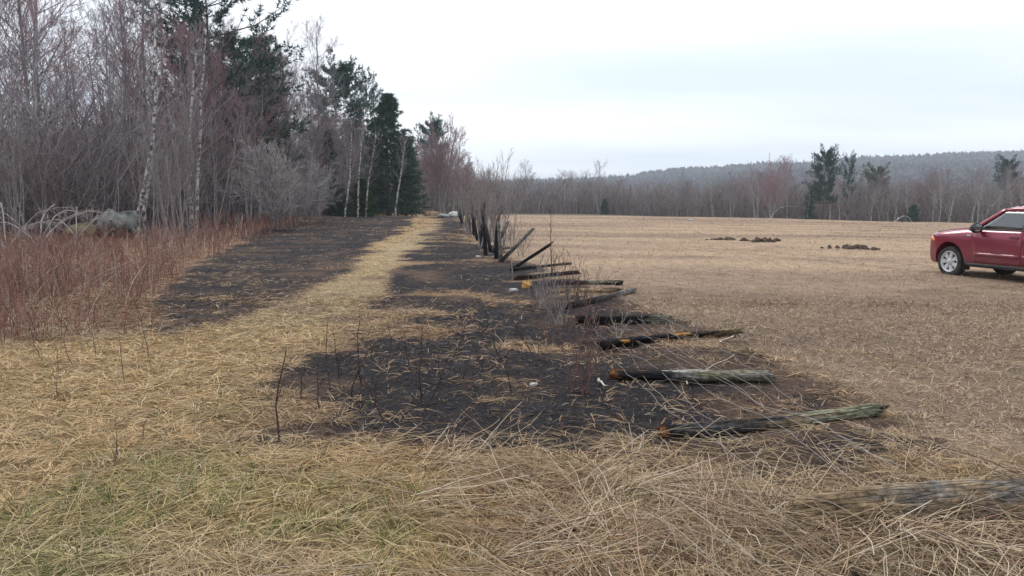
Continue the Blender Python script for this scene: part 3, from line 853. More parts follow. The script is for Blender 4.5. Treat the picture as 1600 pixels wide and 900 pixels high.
# ------------------------------------------------------------------ red canes left of the burn
def red_canes():
    rng = np.random.default_rng(8)
    N = 26000
    d = 8.5 + 52 * rng.random(N) ** 1.7
    x = -3.8 - rng.random(N) * (0.30 * d + 5.5)
    Z = zones(x, d)
    keep = (rng.random(N) < Z['brush'] * (0.04 + .75 * np.clip(.12 + fbm(x, d, 1.2, 9, 3) * 3.5, 0, 1))) & (x / d > -.78) & ~((x < -18.5) & (d > 38))
    x = x[keep]; d = d[keep]; N = len(x)
    h = (0.22 + .80 * rng.random(N) ** 1.1) * (0.6 + .8 * np.clip(fbm(x, d, 3, 19, 2) + .5, 0, 1))
    K = 4; s = np.linspace(0, 1, K)
    lean = rng.normal(0, .2, (N, 2)) + np.where(rng.random((N, 1)) < .22, rng.normal(0, .9, (N, 2)), 0)
    z = height(x, d)
    P = np.stack([x[:, None] + lean[:, :1] * h[:, None] * s ** 1.5, d[:, None] + lean[:, 1:] * h[:, None] * s ** 1.5, z[:, None] - .03 + h[:, None] * s], -1)
    P[:, 1:] += rng.normal(0, .02, (N, K - 1, 3)) * h[:, None, None]
    w = 0.0025 + .00022 * d
    rad = w[:, None] * (1.2 - .7 * s)
    pal = np.array([(.27, .125, .10), (.22, .105, .09), (.17, .10, .09), (.29, .20, .17), (.42, .34, .27)])
    cols = pal[rng.choice(5, N, p=[.24, .26, .2, .14, .16])] * (.75 + .5 * rng.random((N, 1)))
    b = Bulk(); b.tubes(P, rad, 3, cols)
    P2, R2 = spawn(rng, P, rad, 3, .35, 1, (20, 50), .36, 2, .3, .7, .0018, .5, .1)
    b.tubes(P2, R2, 3, np.repeat(cols, 3, 0))
    o = link('red_canes', b.mesh('red_canes'), col_mat('cane_bark', .8, 12, .15, 0))
    tag(o, 'thicket of upright red-brown canes beside the burnt grass', 'brush', kind='stuff')
red_canes()

# ------------------------------------------------------------------ grass
def blades(N, dr, seed, wfun, hmul=1.0, K=3, angle=.74, power=1.0):
    rng = np.random.default_rng(seed)
    d = dr[0] + (dr[1] - dr[0]) * rng.random(N) ** power
    x = (rng.random(N) * 2 - 1) * angle * d + rng.normal(0, .3, N)
    # bunch into tussocks
    cell = .24
    ix, iy = np.floor(x / cell), np.floor(d / cell)
    tx = (ix + .15 + .7 * _hash(ix, iy, 3)) * cell; ty = (iy + .15 + .7 * _hash(ix, iy, 4)) * cell
    ox, oy = x - tx, d - ty
    clump = rng.random(N) < .55
    pull = np.where(clump, .62, 0)
    x = x - ox * pull; d = np.maximum(d - oy * pull, .6)
    out_dir = np.arctan2(oy, ox)
    Z = zones(x, d)
    tuft = fbm(x, d, .22, 205, 3)
    Z['burn_s'] = Z['burn']; Z['burn'] = (Z['burn'] + 1.5 * tuft + rng.normal(0, .22, N) > .5).astype(float)
    Z['field'] = (Z['field'] + 1.2 * tuft + rng.normal(0, .12, N) > .5).astype(float)
    burn, field, straw, brush, green, track = (Z[k] for k in ('burn', 'field', 'straw', 'brush', 'green', 'track'))
    p = 1 - .30 * burn
    p = np.where((field > .5), .7, p)
    keep = rng.random(N) < p * sstep(-.75, -.70, x / d)
    keep &= ~((x < -18.5) & (d > 38))
    x, d = x[keep], d[keep]
    clump, out_dir = clump[keep], out_dir[keep]
    burn, field, straw, brush, green, track = (v[keep] for v in (burn, field, straw, brush, green, track))
    N = len(x)
    Zk = {k: v[keep] for k, v in Z.items()}
    col = ground_colour(x, d, Zk)
    # per-blade colour
    r = rng.random((N, 1))
    col = col * np.where(field[:, None] > .5, .72 + .6 * r, .45 + 1.15 * r)
    pale = rng.random(N) < (.14 + .14 * straw + .08 * field) * (1 - .75 * burn)
    col = np.where(pale[:, None], STRAW * (.8 + .5 * rng.random((N, 1))), col)
    gr = rng.random(N) < green * .15 + .010 * (1 - burn) * (1 - field)
    col = np.where(gr[:, None], np.array((.15, .20, .06)) * (.6 + .8 * rng.random((N, 1))), col)
    sur = (rng.random(N) < .40) & (burn > .4)
    col = np.where(sur[:, None], LITTER * (.35 + 1.7 * rng.random((N, 1)) ** 1.5), col)
    ash = (rng.random(N) < .08) & (burn > .4)
    col = np.where(ash[:, None], np.array((.13, .125, .13)) * (.5 + 1.2 * rng.random((N, 1))), col)
    L = (.07 + .17 * rng.random(N)) * hmul
    L = np.where(burn > .5, L * .5, L); L = np.where(field > .5, L * (.38 + .25 * rng.random(N)), L)
    L = np.where(straw > .5, L * 1.5, L); L = np.where(brush > .5, L * 1.4, L); L = np.where(gr, L * .6, L)
    L = np.where(track > .5, L * .6, L)
    flow = 9.0 * fbm(x, d, .9, 201, 3) * 2 + rng.normal(0, np.where(field > .5, 2.5, 1.0), N) + 0.4
    flow = np.where(clump & (field < .5), out_dir + rng.normal(0, .5, N), flow)
    el = np.abs(rng.normal(.05, .13, N))
    el = np.where(rng.random(N) < np.where(field > .5, .25, .035), .4 + .7 * rng.random(N), el)
    el = np.where(gr, .7 + .5 * rng.random(N), el)
    el = np.where(track > .5, el * .7, el)
    dirx, diry = np.cos(flow) * np.cos(el), np.sin(flow) * np.cos(el)
    z = height(x, d)
    z0 = z - .01 + .03 * rng.random(N) * np.where((burn > .5) | (field > .5), .3, 1) * np.clip(hmul, 0, 1.5)
    s = np.linspace(0, 1, K)
    droop = (.25 + .5 * rng.random(N)) * L
    X = x[:, None] + dirx[:, None] * L[:, None] * s
    Y = d[:, None] + diry[:, None] * L[:, None] * s
    Zz = z0[:, None] + (np.sin(el) * L)[:, None] * s + (droop * .32)[:, None] * (s - s ** 2 * 1.15) * 1.6
    P = np.stack([X, Y, Zz], -1)
    P[:, 1:, :2] += rng.normal(0, .05, (N, K - 1, 2)) * L[:, None, None]
    Tn = norm(P[:, -1] - P[:, 0])
    # blades turn their flat at random about their length
    side = norm(np.cross(Tn, rng.normal(0, 1, (N, 3)) * .6 + np.array([0, 0, 1.0])))
    w = wfun(d) * (.6 + .8 * rng.random(N)); w = np.where(field > .5, w * 1.15, w)
    prof = np.array([1.0, .85, .15]) if K == 3 else np.array([1.0, .2])
    A = P + side[:, None, :] * (w[:, None] * prof)[..., None] * .5
    B = P - side[:, None, :] * (w[:, None] * prof)[..., None] * .5
    V = np.stack([A, B], 2).reshape(-1, 3)
    base = (np.arange(N) * K * 2)[:, None]; k = (np.arange(K - 1) * 2)[None, :]
    Q = np.stack([base + k, base + k + 1, base + k + 3, base + k + 2], -1).reshape(-1, 4)
    return V, Q, np.repeat(col, K * 2, 0)

def grass(name, label, *a, **k):
    V, Q, Cc = blades(*a, **k)
    o = link(name, make_mesh(name, V, Q, None, Cc), M_grass)
    tag(o, label, 'grass', kind='stuff')
M_grass = col_mat('dry_grass', .85, 25, .12, 0, .2)
grass('dry_grass', 'matted dry tan grass with green and charred patches close by', 232000, (1.3, 14), 61, lambda d: .0020 + .00036 * d)
grass('field_stubble', 'short tan stubble and dry grass over the field and track', 240000, (13, 75), 62, lambda d: .0028 + .00045 * d, .9, 2, .70, 1.4)

# long pale stalks flattened over each other near the fallen log
def stalks():
    rng = np.random.default_rng(14)
    b = Bulk()
    cents = []
    for k in range(170):
        x = -.6 + 4.4 * rng.random(); y = 2.5 + 2.5 * rng.random() ** .9
        if x < .1 and rng.random() < .7: continue
        if y > np.interp(x, [-1, .6, 1.2, 1.9, 2.4, 3.2, 4], [5.1, 4.75, 4.25, 3.9, 3.95, 4.5, 4.8]): continue
        if x > 1.35 and 3.75 < y < 4.35 and rng.random() < .7: continue
        cents.append((x, y))
    for (cx, cyy) in cents:
        m = int(14 + 26 * rng.random())
        az = rng.choice([2.9, 2.5, .5, 3.4, -.2, 1.9, 4.2]) + rng.normal(0, .35)
        a = az + rng.normal(0, .28, m)
        L = .22 + .5 * rng.random(m)
        el = np.abs(rng.normal(.16, .16, m))
        K = 5; s = np.linspace(0, 1, K)
        x0 = cx + rng.normal(0, .10, m); y0 = cyy + rng.normal(0, .10, m)
        x1 = x0[:, None] + (np.cos(a) * np.cos(el) * L)[:, None] * s
        y1 = y0[:, None] + (np.sin(a) * np.cos(el) * L)[:, None] * s
        z1 = height(x1, y1) + .01 + .05 * rng.random((m, 1)) + (np.sin(el) * L)[:, None] * s * 1.1 - (L * .22 * rng.random(m))[:, None] * s ** 2
        z1 = np.maximum(z1, height(x1, y1) + .004)
        P = np.stack([x1, y1, z1], -1); P[:, 1:] += rng.normal(0, .008, (m, K - 1, 3))
        r = (.0013 + .0021 * rng.random(m))[:, None] * (1.1 - .5 * s)
        pal = np.array([(.52, .40, .27), (.40, .285, .18), (.25, .15, .10), (.58, .49, .38), (.15, .085, .06)])
        c = pal[rng.choice(5, m, p=[.3, .25, .18, .17, .1])] * (.8 + .4 * rng.random((m, 1)))
        b.tubes(P, r, 3, c)
    # scattered single stalks over the grass
    m = 1500
    x0 = -2.6 + 5.6 * rng.random(m); y0 = 2.3 + 3.2 * rng.random(m)
    a = rng.random(m) * 6.28; L = .15 + .35 * rng.random(m); K = 4; s = np.linspace(0, 1, K)
    x1 = x0[:, None] + (np.cos(a) * L)[:, None] * s; y1 = y0[:, None] + (np.sin(a) * L)[:, None] * s
    z1 = height(x1, y1) + .02 + .04 * rng.random((m, 1)) + (.25 * rng.random(m) * L)[:, None] * s
    P = np.stack([x1, y1, z1], -1); P[:, 1:] += rng.normal(0, .008, (m, K - 1, 3))
    c = np.array((.52, .40, .24)) * (.7 + .5 * rng.random((m, 1)))
    b.tubes(P, (.001 + .0012 * rng.random(m))[:, None] * (1.1 - .5 * s), 3, c)
    o = link('straw', b.mesh('straw'), col_mat('straw_stalks', .7, 40, .15, 0, .25))
    tag(o, 'tangle of long pale dead stalks flattened near the half-buried log', 'straw', kind='stuff')
stalks()

# ------------------------------------------------------------------ old cedar fence posts
PAL = dict(char=(.018, .017, .019), ash=(.075, .07, .07), silver=(.25, .235, .21), white=(.46, .45, .42), lichen=(.235, .235, .16), tan=(.36, .26, .155),
           orange=(.62, .33, .09), rust=(.20, .085, .035), brown=(.17, .12, .085), olive=(.22, .20, .10))
def post_material():
    m, n, l, b = material('weathered_cedar', .9, .15)
    at = n.new('ShaderNodeAttribute'); at.attribute_name = 'Col'
    tc = n.new('ShaderNodeTexCoord'); mp = n.new('ShaderNodeMapping'); mp.inputs['Scale'].default_value = (.17, 1, 1)
    l.new(tc.outputs['Object'], mp.inputs[0])
    t = n.new('ShaderNodeTexNoise'); t.inputs['Scale'].default_value = 75; t.inputs['Detail'].default_value = 6; t.inputs['Roughness'].default_value = .7
    l.new(mp.outputs[0], t.inputs['Vector'])
    t2 = n.new('ShaderNodeTexNoise'); t2.inputs['Scale'].default_value = 22; t2.inputs['Detail'].default_value = 5; l.new(tc.outputs['Object'], t2.inputs['Vector'])
    mr = n.new('ShaderNodeMapRange'); mr.inputs['From Min'].default_value = .34; mr.inputs['From Max'].default_value = .66; mr.inputs['To Min'].default_value = .45; mr.inputs['To Max'].default_value = 1.75
    l.new(t.outputs['Fac'], mr.inputs['Value'])
    mr2 = n.new('ShaderNodeMapRange'); mr2.inputs['From Min'].default_value = .35; mr2.inputs['From Max'].default_value = .6; mr2.inputs['To Min'].default_value = .55; mr2.inputs['To Max'].default_value = 1.2
    l.new(t2.outputs['Fac'], mr2.inputs['Value'])
    mp2 = n.new('ShaderNodeMapping'); mp2.inputs['Scale'].default_value = (.05, 1, 1); l.new(tc.outputs['Object'], mp2.inputs[0])
    vo = n.new('ShaderNodeTexVoronoi'); vo.feature = 'DISTANCE_TO_EDGE'; vo.inputs['Scale'].default_value = 42; l.new(mp2.outputs[0], vo.inputs['Vector'])
    mr3 = n.new('ShaderNodeMapRange'); mr3.inputs['From Max'].default_value = .10; mr3.inputs['To Min'].default_value = .25; l.new(vo.outputs['Distance'], mr3.inputs['Value'])
    mu0 = n.new('ShaderNodeMath'); mu0.operation = 'MULTIPLY'; l.new(mr.outputs[0], mu0.inputs[0]); l.new(mr3.outputs[0], mu0.inputs[1])
    mu = n.new('ShaderNodeMath'); mu.operation = 'MULTIPLY'; l.new(mu0.outputs[0], mu.inputs[0]); l.new(mr2.outputs[0], mu.inputs[1])
    v = n.new('ShaderNodeVectorMath'); v.operation = 'SCALE'; l.new(at.outputs['Color'], v.inputs[0]); l.new(mu.outputs[0], v.inputs['Scale'])
    l.new(v.outputs[0], b.inputs['Base Color'])
    bp = n.new('ShaderNodeBump'); bp.inputs['Strength'].default_value = .9; bp.inputs['Distance'].default_value = .012
    l.new(mu.outputs[0], bp.inputs['Height']); l.new(bp.outputs[0], b.inputs['Normal'])
    return m
M_post = post_material()

def post_mesh(L, r0, r1, stops, seed, bare=(), K=46, S=18, bend=.02, tilt_top=None):
    """a cedar post along +X, base at the origin; stops = colours along it; bare = patches of exposed wood (t, angle, half length, half width, colour)"""
    rng = np.random.default_rng(seed)
    t = np.linspace(0, 1, K); th = np.arange(S) * 2 * np.pi / S
    T, A = np.meshgrid(t, th, indexing='ij')
    rad = r0 + (r1 - r0) * T
    groove = .13 * np.cos(2 * A + seed * 1.3) + .10 * np.sin(3 * A + seed) - .22 * np.exp(-(((A - seed * 2.1 - .4 * np.sin(T * 5 + seed) + np.pi) % (2 * np.pi) - np.pi) / .16) ** 2) - .16 * np.exp(-(((A - seed * 3.7 + .5 * T + np.pi) % (2 * np.pi) - np.pi) / .14) ** 2) + .06 * np.sin(5 * A + 2 * seed + 2 * T) + .16 * (vnoise(T * 7, A * 1.6, seed) - .5) + .14 * (vnoise(T * 3 + 9, np.cos(A) * 2 + 5, seed + 1) - .5) + .07 * (vnoise(T * 40, A * 5, seed + 2) - .5)
    rad = rad * (1 + groove)
    # ragged ends
    endf = np.clip(np.minimum(T / .035, (1 - T) / .03), 0, 1)
    rad = rad * (.78 + .22 * endf ** .5)
    X = L * T + .05 * (vnoise(A * 2, T * 0 + 3, seed + 4) - .5) * (T < .02) + .22 * (vnoise(A * 2.5, T * 0 + 7, seed + 5) - .5) * sstep(.86, 1, T)
    cy_ = bend * L * np.sin(T * np.pi * (1 + .4 * rng.random())) * (1 if rng.random() < .5 else -1)
    Y = rad * np.cos(A) + cy_; Zz = rad * np.sin(A)
    V = np.stack([X, Y, Zz], -1).reshape(-1, 3)
    i = np.arange(K - 1)[:, None] * S; j = np.arange(S)[None, :]; j2 = (j + 1) % S
    Q = np.stack([i + j, i + S + j, i + S + j2, i + j2], -1).reshape(-1, 4)
    n0 = len(V)
    V = np.concatenate([V, [[0.0, 0, 0], [L, 0, 0]]])
    T1 = np.stack([np.full(S, n0), j[0], j2[0]], -1)
    T2 = np.stack([np.full(S, n0 + 1), (K - 1) * S + j2[0], (K - 1) * S + j[0]], -1)
    tn = np.clip(T + .40 * (vnoise(T * 4, A * 1.6, seed + 8) - .5) * sstep(0, .2, T) + .22 * (vnoise(T * 14, A * 4, seed + 9) - .5) * sstep(0, .15, T), 0, 1)
    ts = [q[0] for q in stops]
    c = np.stack([np.interp(tn, ts, [PAL[q[1]][k] for q in stops]) for k in range(3)], -1)
    c = c * (.45 + .6 * vnoise(T * 7, A * 6, seed + 12) + .5 * vnoise(T * 30, A * 3, seed + 13))[..., None]
    for (bt, ba, hl, hw, bc) in bare:
        da = np.abs((A - ba + np.pi) % (2 * np.pi) - np.pi)
        m = ((T - bt) / hl) ** 2 + (da / hw) ** 2 + .9 * (vnoise(T * 30, A * 4, seed + 20) - .5) < 1
        c[m] = np.array(PAL[bc])
    c = np.concatenate([c.reshape(-1, 3), [c[0].mean(0), c[-1].mean(0)]])
    return make_mesh('fence_post', V, Q, np.concatenate([T1, T2]), c)

def post(p0, p1, r0, r1, stops, seed, label, group, bare=(), roll=0.0, near=False):
    d = p1 - p0
    me = post_mesh(d.length, r0, r1, stops, seed, bare, 64 if near else 30, 22 if near else 12)
    o = link('fence_post', me, M_post)
    q = d.to_track_quat('X', 'Z')
    o.rotation_mode = 'QUATERNION'
    o.rotation_quaternion = q @ Matrix.Rotation(roll, 3, 'X').to_quaternion()
    o.location = p0
    tag(o, label, 'post', group)
    return o

def lie(a, b, r0, r1, stops, seed, label, bare=(), roll=0.0, lift=(0.8, 0.8), near=False):
    p0 = G(*a); p1 = G(*b)
    p0.z = H(p0.x, p0.y) + r0 * lift[0]; p1.z = H(p1.x, p1.y) + r1 * lift[1]
    # clear the ground along the length
    lo = max(H(*(p0.lerp(p1, k / 8)).xy) + .5 * r0 - (p0.lerp(p1, k / 8)).z for k in range(9))
    if lo > 0: p0.z += lo; p1.z += lo
    return post(p0, p1, r0, r1, stops, seed, label, 'charred fence posts fallen beside the field', bare, roll, near)

up_ = math.pi / 2
lie((1236, 832), (1640, 806), .088, .098, [(0, 'tan'), (.15, 'tan'), (.3, 'tan'), (.45, 'silver'), (.65, 'tan'), (.8, 'silver'), (1, 'brown')], 3, 'thick brown log half buried in flattened straw', near=True, lift=(.8, .95))
lie((1030, 684), (1380, 650), .046, .050, [(0, 'rust'), (.015, 'rust'), (.03, 'char'), (.12, 'ash'), (.42, 'ash'), (.55, 'tan'), (.66, 'lichen'), (1, 'lichen')], 4, 'long slim fallen post, grey green at its tip, lying closest to the straw', near=True)
lie((952, 592), (1196, 598), .058, .068, [(0, 'rust'), (.05, 'rust'), (.10, 'char'), (.44, 'char'), (.58, 'silver'), (.75, 'olive'), (1, 'silver')], 5, 'thick fallen post, black at its base and silvery along the top',
    bare=((.52, up_, .16, .5, 'white'), (.66, up_ - .7, .1, .4, 'tan')), near=True)
lie((938, 549), (1152, 524), .062, .045, [(0, 'char'), (.72, 'char'), (.8, 'brown'), (1, 'olive')], 6, 'charred fallen post with orange patches of bare wood',
    bare=((.16, up_ + 1.1, .035, .35, 'orange'), (.33, up_ + .2, .03, .16, 'orange'), (.56, up_ + .8, .075, .32, 'orange'), (.86, up_ + .4, .05, .4, 'tan')), near=True, roll=.0)
lie((900, 507), (1044, 505), .075, .062, [(0, 'char'), (.72, 'char'), (.80, 'lichen'), (1, 'silver')], 7, 'black fallen post with a pale grey broken tip', near=True)
lie((878, 486), (992, 458), .058, .042, [(0, 'char'), (.55, 'ash'), (.70, 'silver'), (1, 'silver')], 8, 'slanting fallen post, dark butt and pale split end')
lie((852, 460), (970, 457), .055, .058, [(0, 'brown'), (.3, 'tan'), (.8, 'tan'), (1, 'brown')], 9, 'unburnt tan fallen post among blackened ones')
lie((822, 448), (973, 446), .052, .06, [(0, 'char'), (.55, 'char'), (.60, 'lichen'), (.84, 'lichen'), (.87, 'char'), (1, 'char')], 10, 'fallen post with a pale green band and charred black end')
lie((802, 438), (905, 428), .055, .048, [(0, 'rust'), (.05, 'char'), (1, 'char')], 12, 'fully blackened fallen post just short of the leaning ones')
lie((798, 424), (890, 414), .045, .03, [(0, 'char'), (1, 'ash')], 13, 'thin blackened fallen rail under the leaning posts')

def lean(a, b, dy, r0, r1, stops, seed, label):
    p0 = G(*a); p0.z -= .05
    p1 = at_y(b[0], b[1], p0.y + dy)
    return post(p0, p1, r0, r1, stops, seed, label, 'charred fence posts leaning over', ())
lean((797, 420), (861, 381), .2, .05, .045, [(0, 'char'), (1, 'char')], 14, 'leaning charred post tipped lowest towards the field')
lean((778, 410), (833, 358), .2, .06, .05, [(0, 'rust'), (.08, 'char'), (.4, 'ash'), (1, 'silver')], 15, 'leaning grey post, steeper than the charred one before it')
lean((771, 396), (794, 346), .3, .07, .06, [(0, 'char'), (.5, 'ash'), (1, 'silver')], 16, 'weathered post tilting a little off the standing row')
lean((776, 404), (779, 327), .1, .066, .05, [(0, 'char'), (.5, 'char'), (.8, 'ash'), (1, 'silver')], 17, 'tall upright blackened post first in the standing row')
lean((783, 408), (779, 347), .0, .06, .05, [(0, 'ash'), (.4, 'silver'), (1, 'silver')], 18, 'shorter silver-grey post close against the tall blackened one')

rngp = np.random.default_rng(41)
ORD = ['third', 'fourth', 'fifth', 'sixth', 'seventh', 'eighth', 'ninth', 'tenth', 'eleventh', 'twelfth', 'thirteenth', 'fourteenth', 'fifteenth', 'sixteenth', 'seventeenth', 'eighteenth', 'nineteenth', 'twentieth']
yy = 25.0
for k in range(28):
    x = FENCE(yy) + rngp.normal(0, .12) - .1
    z = H(x, yy)
    h = 1.15 + .55 * rngp.random()
    p0 = Vector((x, yy, z - .1)); p1 = Vector((x + rngp.normal(-.10, .17), yy + rngp.normal(0, .14), z + h))
    dark = k % 3 != 1
    lab = f'{ORD[k]} post back in the standing fence row, ' + ('blackened' if dark else 'silver-grey') if k < 18 else 'blackened post at the far end of the standing fence row'
    post(p0, p1, .056, .042, [(0, 'char'), (.45, 'char' if dark else 'ash'), (.8, 'ash' if dark else 'silver'), (1, 'silver')], 50 + k, lab, 'fence posts still standing in the row')
    yy += 1.2 + .7 * rngp.random() + .03 * (yy - 25)

# broken stump of orange wood where a post burnt through
def lump(name, loc, size, seed, mat, label, cat, group=None, rough=.25, sub=3, flat=None, rz=0):
    bm = bmesh.new()
    bmesh.ops.create_icosphere(bm, subdivisions=sub, radius=1)
    vs = np.array([v.co[:] for v in bm.verts])
    n1 = vnoise(vs[:, 0] * 1.5 + vs[:, 2] * 1.1 + 10, vs[:, 1] * 1.5 - vs[:, 2] * .9 + 10, seed) - .5
    n2 = vnoise(vs[:, 0] * 4 + vs[:, 2] * 3 + 20, vs[:, 1] * 4 + vs[:, 2] * 2 + 20, seed + 3) - .5
    k = 1 + rough * (1.6 * n1 + .7 * n2)
    # a few cleft planes
    rr = np.random.default_rng(seed)
    vs = vs * k[:, None]
    for _ in range(7):
        nn = rr.normal(0, 1, 3); nn /= np.linalg.norm(nn)
        d = vs @ nn; lim = .68 + .2 * rr.random()
        over = d > lim
        vs[over] -= np.outer((d[over] - lim) * .8, nn)
    vs = vs * np.array(size)
    for v, c in zip(bm.verts, vs): v.co = c
    me = bpy.data.meshes.new(name); bm.to_mesh(me); bm.free()
    for p in me.polygons: p.use_smooth = sub > 3
    o = link(name, me, mat, None, loc); o.rotation_euler = (0, 0, rz)
    tag(o, label, cat, group)
    return o
M_chip = noise_mat('fresh_wood', (.50, .24, .06), (.70, .42, .16), 14, bump=.5)
g = G(823, 450); lump('wood_stump', (g.x, g.y, g.z + .05), (.10, .08, .085), 5, M_chip, 'orange broken stump standing out against the black ground', 'stump', rough=.6)
g = G(805, 437); lump('wood_stump', (g.x, g.y, g.z + .02), (.06, .05, .05), 7, noise_mat('rust_wood', (.14, .06, .03), (.34, .16, .07), 14, bump=.5), 'small rusty brown stump at the butt of the blackened post', 'stump', rough=.6)

# ------------------------------------------------------------------ slack wire fence lying on the burn
def wire_fence():
    rng = np.random.default_rng(6)
    root = empty('wire_fence', (1.6, 7, H(1.6, 7)))
    M_wire = noise_mat('rusty_wire', (.24, .205, .19), (.44, .41, .385), 30, bump=0, rough=.6)
    off = np.array([1.6, 7, H(1.6, 7)])
    ys = np.linspace(10.6, 4.55, 26)
    lines = []
    for k in range(8):
        o_ = .20 + .175 * k
        x = (1.50 - .0835 * ys) + o_ + .05 * np.cumsum(rng.normal(0, .22, 26)) + .07 * np.sin(ys * .7 + k) + .05 * (ys < 6)
        z = height(x, ys) + .035 + .05 * np.abs(np.sin(ys * 1.1 + k * 1.7)) + .02 * rng.random(26)
        P = np.stack([x, ys, z], -1)
        lines.append(P)
        b = Bulk(); b.tubes((P - off)[None], np.full((1, 26), .0018), 4)
        link('strand', b.mesh('strand'), M_wire, root)
    for j in (2, 5, 8, 12, 15, 19, 22):
        P = np.array([lines[k][min(25, j + k // 4)] for k in range(8)])
        b = Bulk(); b.tubes((P - off)[None], np.full((1, 8), .0011), 4)
        link('stay_wire', b.mesh('stay_wire'), M_wire, root)
    tag(root, 'slack rusty wire fence lying over the fallen posts', 'fence')
wire_fence()

# ------------------------------------------------------------------ stems, saplings and shrubs
M_stem_char = noise_mat('charred_stem', (.035, .026, .026), (.09, .055, .05), 20, bump=0)
M_stem_red = noise_mat('red_brown_stem', (.095, .052, .045), (.18, .105, .09), 12, bump=0)
M_stem_grey = noise_mat('grey_stem', (.18, .155, .15), (.32, .29, .275), 8, bump=0)
M_stem_pale = noise_mat('pale_stem', (.36, .31, .25), (.56, .50, .42), 20, bump=0)

def sapling(a, b, r, mat, label, group, seed, n_tw=5, name='sapling'):
    rng = np.random.default_rng(seed)
    p0 = G(*a); p1 = at_y(b[0], b[1], p0.y + rng.normal(0, .08))
    K = 6; s = np.linspace(0, 1, K)[:, None]
    d = np.array(p1 - p0)
    P = s * d + np.sin(s * np.pi) * np.array([rng.normal(0, .05), rng.normal(0, .05), 0]) * np.linalg.norm(d) * 1.2
    P[1:] += rng.normal(0, .012, (K - 1, 3)) * np.linalg.norm(d)
    P[0, 2] -= .03
    rad = r * (1.15 - .75 * s[:, 0])
    root = empty(name, p0)
    bk = Bulk(); bk.tubes(P[None], rad[None], 5); link('stem', bk.mesh('stem'), mat, root)
    if n_tw:
        t = Bulk(); P1, R1 = spawn(rng, P[None], rad[None], n_tw, .35, .97, (25, 50), .26, 3, .3, .6, r * .35, .4, .05); t.tubes(P1, R1, 3)
        link('crown', t.mesh('crown'), mat, root)
    tag(root, label, 'sapling', group)
GS = 'charred saplings standing in the burnt grass'
SL = 'thin charred sapling standing in the burnt grass'
for k, (a, b) in enumerate([((437, 692), (448, 545)), ((549, 622), (596, 528)), ((566, 602), (563, 496)), ((659, 630), (662, 512)), ((602, 660), (568, 590)),
                            ((517, 612), (512, 500)), ((500, 640), (498, 560)), ((722, 592), (738, 533)), ((757, 582), (735, 528)), ((800, 612), (770, 536)),
                            ((842, 572), (797, 492)), ((652, 655), (705, 545)), ((470, 628), (476, 566)), ((608, 560), (606, 508)), ((640, 575), (632, 520)),
                            ((690, 600), (684, 548)), ((530, 590), (520, 520)), ((585, 640), (590, 588)), ((705, 565), (728, 505)), ((780, 560), (772, 500))]):
    lab = SL
    if k == 0: lab = 'tall charred sapling at the edge where burnt grass meets tan'
    if k == 1: lab = 'stout charred sapling slanting steeply over the burnt grass'
    sapling(a, b, .0055 + .002 * (k < 4), M_stem_char, lab, GS, 300 + k, 4)
for k, (a, b) in enumerate([((176, 732), (178, 655)), ((224, 690), (233, 645)), ((88, 630), (84, 590)), ((90, 585), (86, 540)), ((636, 722), (684, 680)), ((195, 600), (186, 520)), ((118, 575), (108, 500)), ((64, 560), (48, 500)), ((150, 560), (138, 478)), ((232, 560), (215, 490))]):
    sapling(a, b, .004, M_stem_red, 'thin bare red-brown stem standing up from the matted tan grass', 'lone stems in the tan grass', 340 + k, 2)
sapling((862, 428), (860, 332), .012, M_stem_red, 'tall bare sapling sprouting past the leaning charred posts', None, 360, 9)
sapling((800, 440), (797, 396), .016, M_stem_grey, 'short grey stake standing where the leaning charred post rests', None, 361, 2)
for k, (a, b, l) in enumerate([((983, 716), (982, 660), 'upright pale dead stalk at the edge of the straw, straightest of three'), ((992, 718), (1004, 686), 'short pale stalk tilting beside the straight one'),
                               ((1024, 712), (1036, 688), 'short pale broken stalk standing before the slim fallen post')]):
    sapling(a, b, .005, M_stem_pale, l, 'pale stalks at the edge of the straw', 370 + k, 0, 'dead_stalk')

def shrub(px, py, h, n, spread, r, mat, label, seed, group=None, n2=6, n3=4, thick=.004, name='shrub', baser=.12):
    rng = np.random.default_rng(seed)
    p = G(px, py)
    root = empty(name, p)
    K = 6; s = np.linspace(0, 1, K)[None, :, None]
    a = rng.random(n) * 6.28
    dirs = np.stack([np.cos(a) * spread * rng.random(n), np.sin(a) * spread * rng.random(n), np.ones(n)], -1)
    L = h * (.55 + .5 * rng.random(n))
    base = np.stack([rng.normal(0, baser, n), rng.normal(0, baser, n), np.full(n, -.04)], -1)
    P = base[:, None, :] + norm(dirs)[:, None, :] * L[:, None, None] * s + rng.normal(0, .012, (n, K, 3)) * L[:, None, None] * s
    rad = (r * (.6 + .6 * rng.random(n)))[:, None] * (1.1 - .8 * s[0, :, 0])[None]
    for i in range(n):
        b = Bulk(); b.tubes(P[i:i + 1], rad[i:i + 1], 5); link('stem', b.mesh('stem'), mat, root)
    t = Bulk()
    P1, R1 = spawn(rng, P, rad, n2, .25, .98, (20, 50), .32, 3, .35, .55, thick, .4, .07); t.tubes(P1, R1, 3)
    if n3:
        P2, R2 = spawn(rng, P1, R1, n3, .2, .98, (20, 50), .45, 2, .2, .7, thick * .8, .4, .07); t.tubes(P2, R2, 3)
    link('crown', t.mesh('crown'), mat, root)
    tag(root, label, 'shrub', group)
GF = 'bare shrubs along the old fence line'
shrub(912, 614, 1.25, 9, .75, .0055, M_stem_red, 'red-brown shrub of slender upright shoots next to the silvery post', 1, GF, 4, 0, .0025, baser=.07)
shrub(945, 596, .62, 6, .5, .005, M_stem_red, 'small red-brown shrub at the butt of the silvery post', 2, GF, 4, 0, .0025)
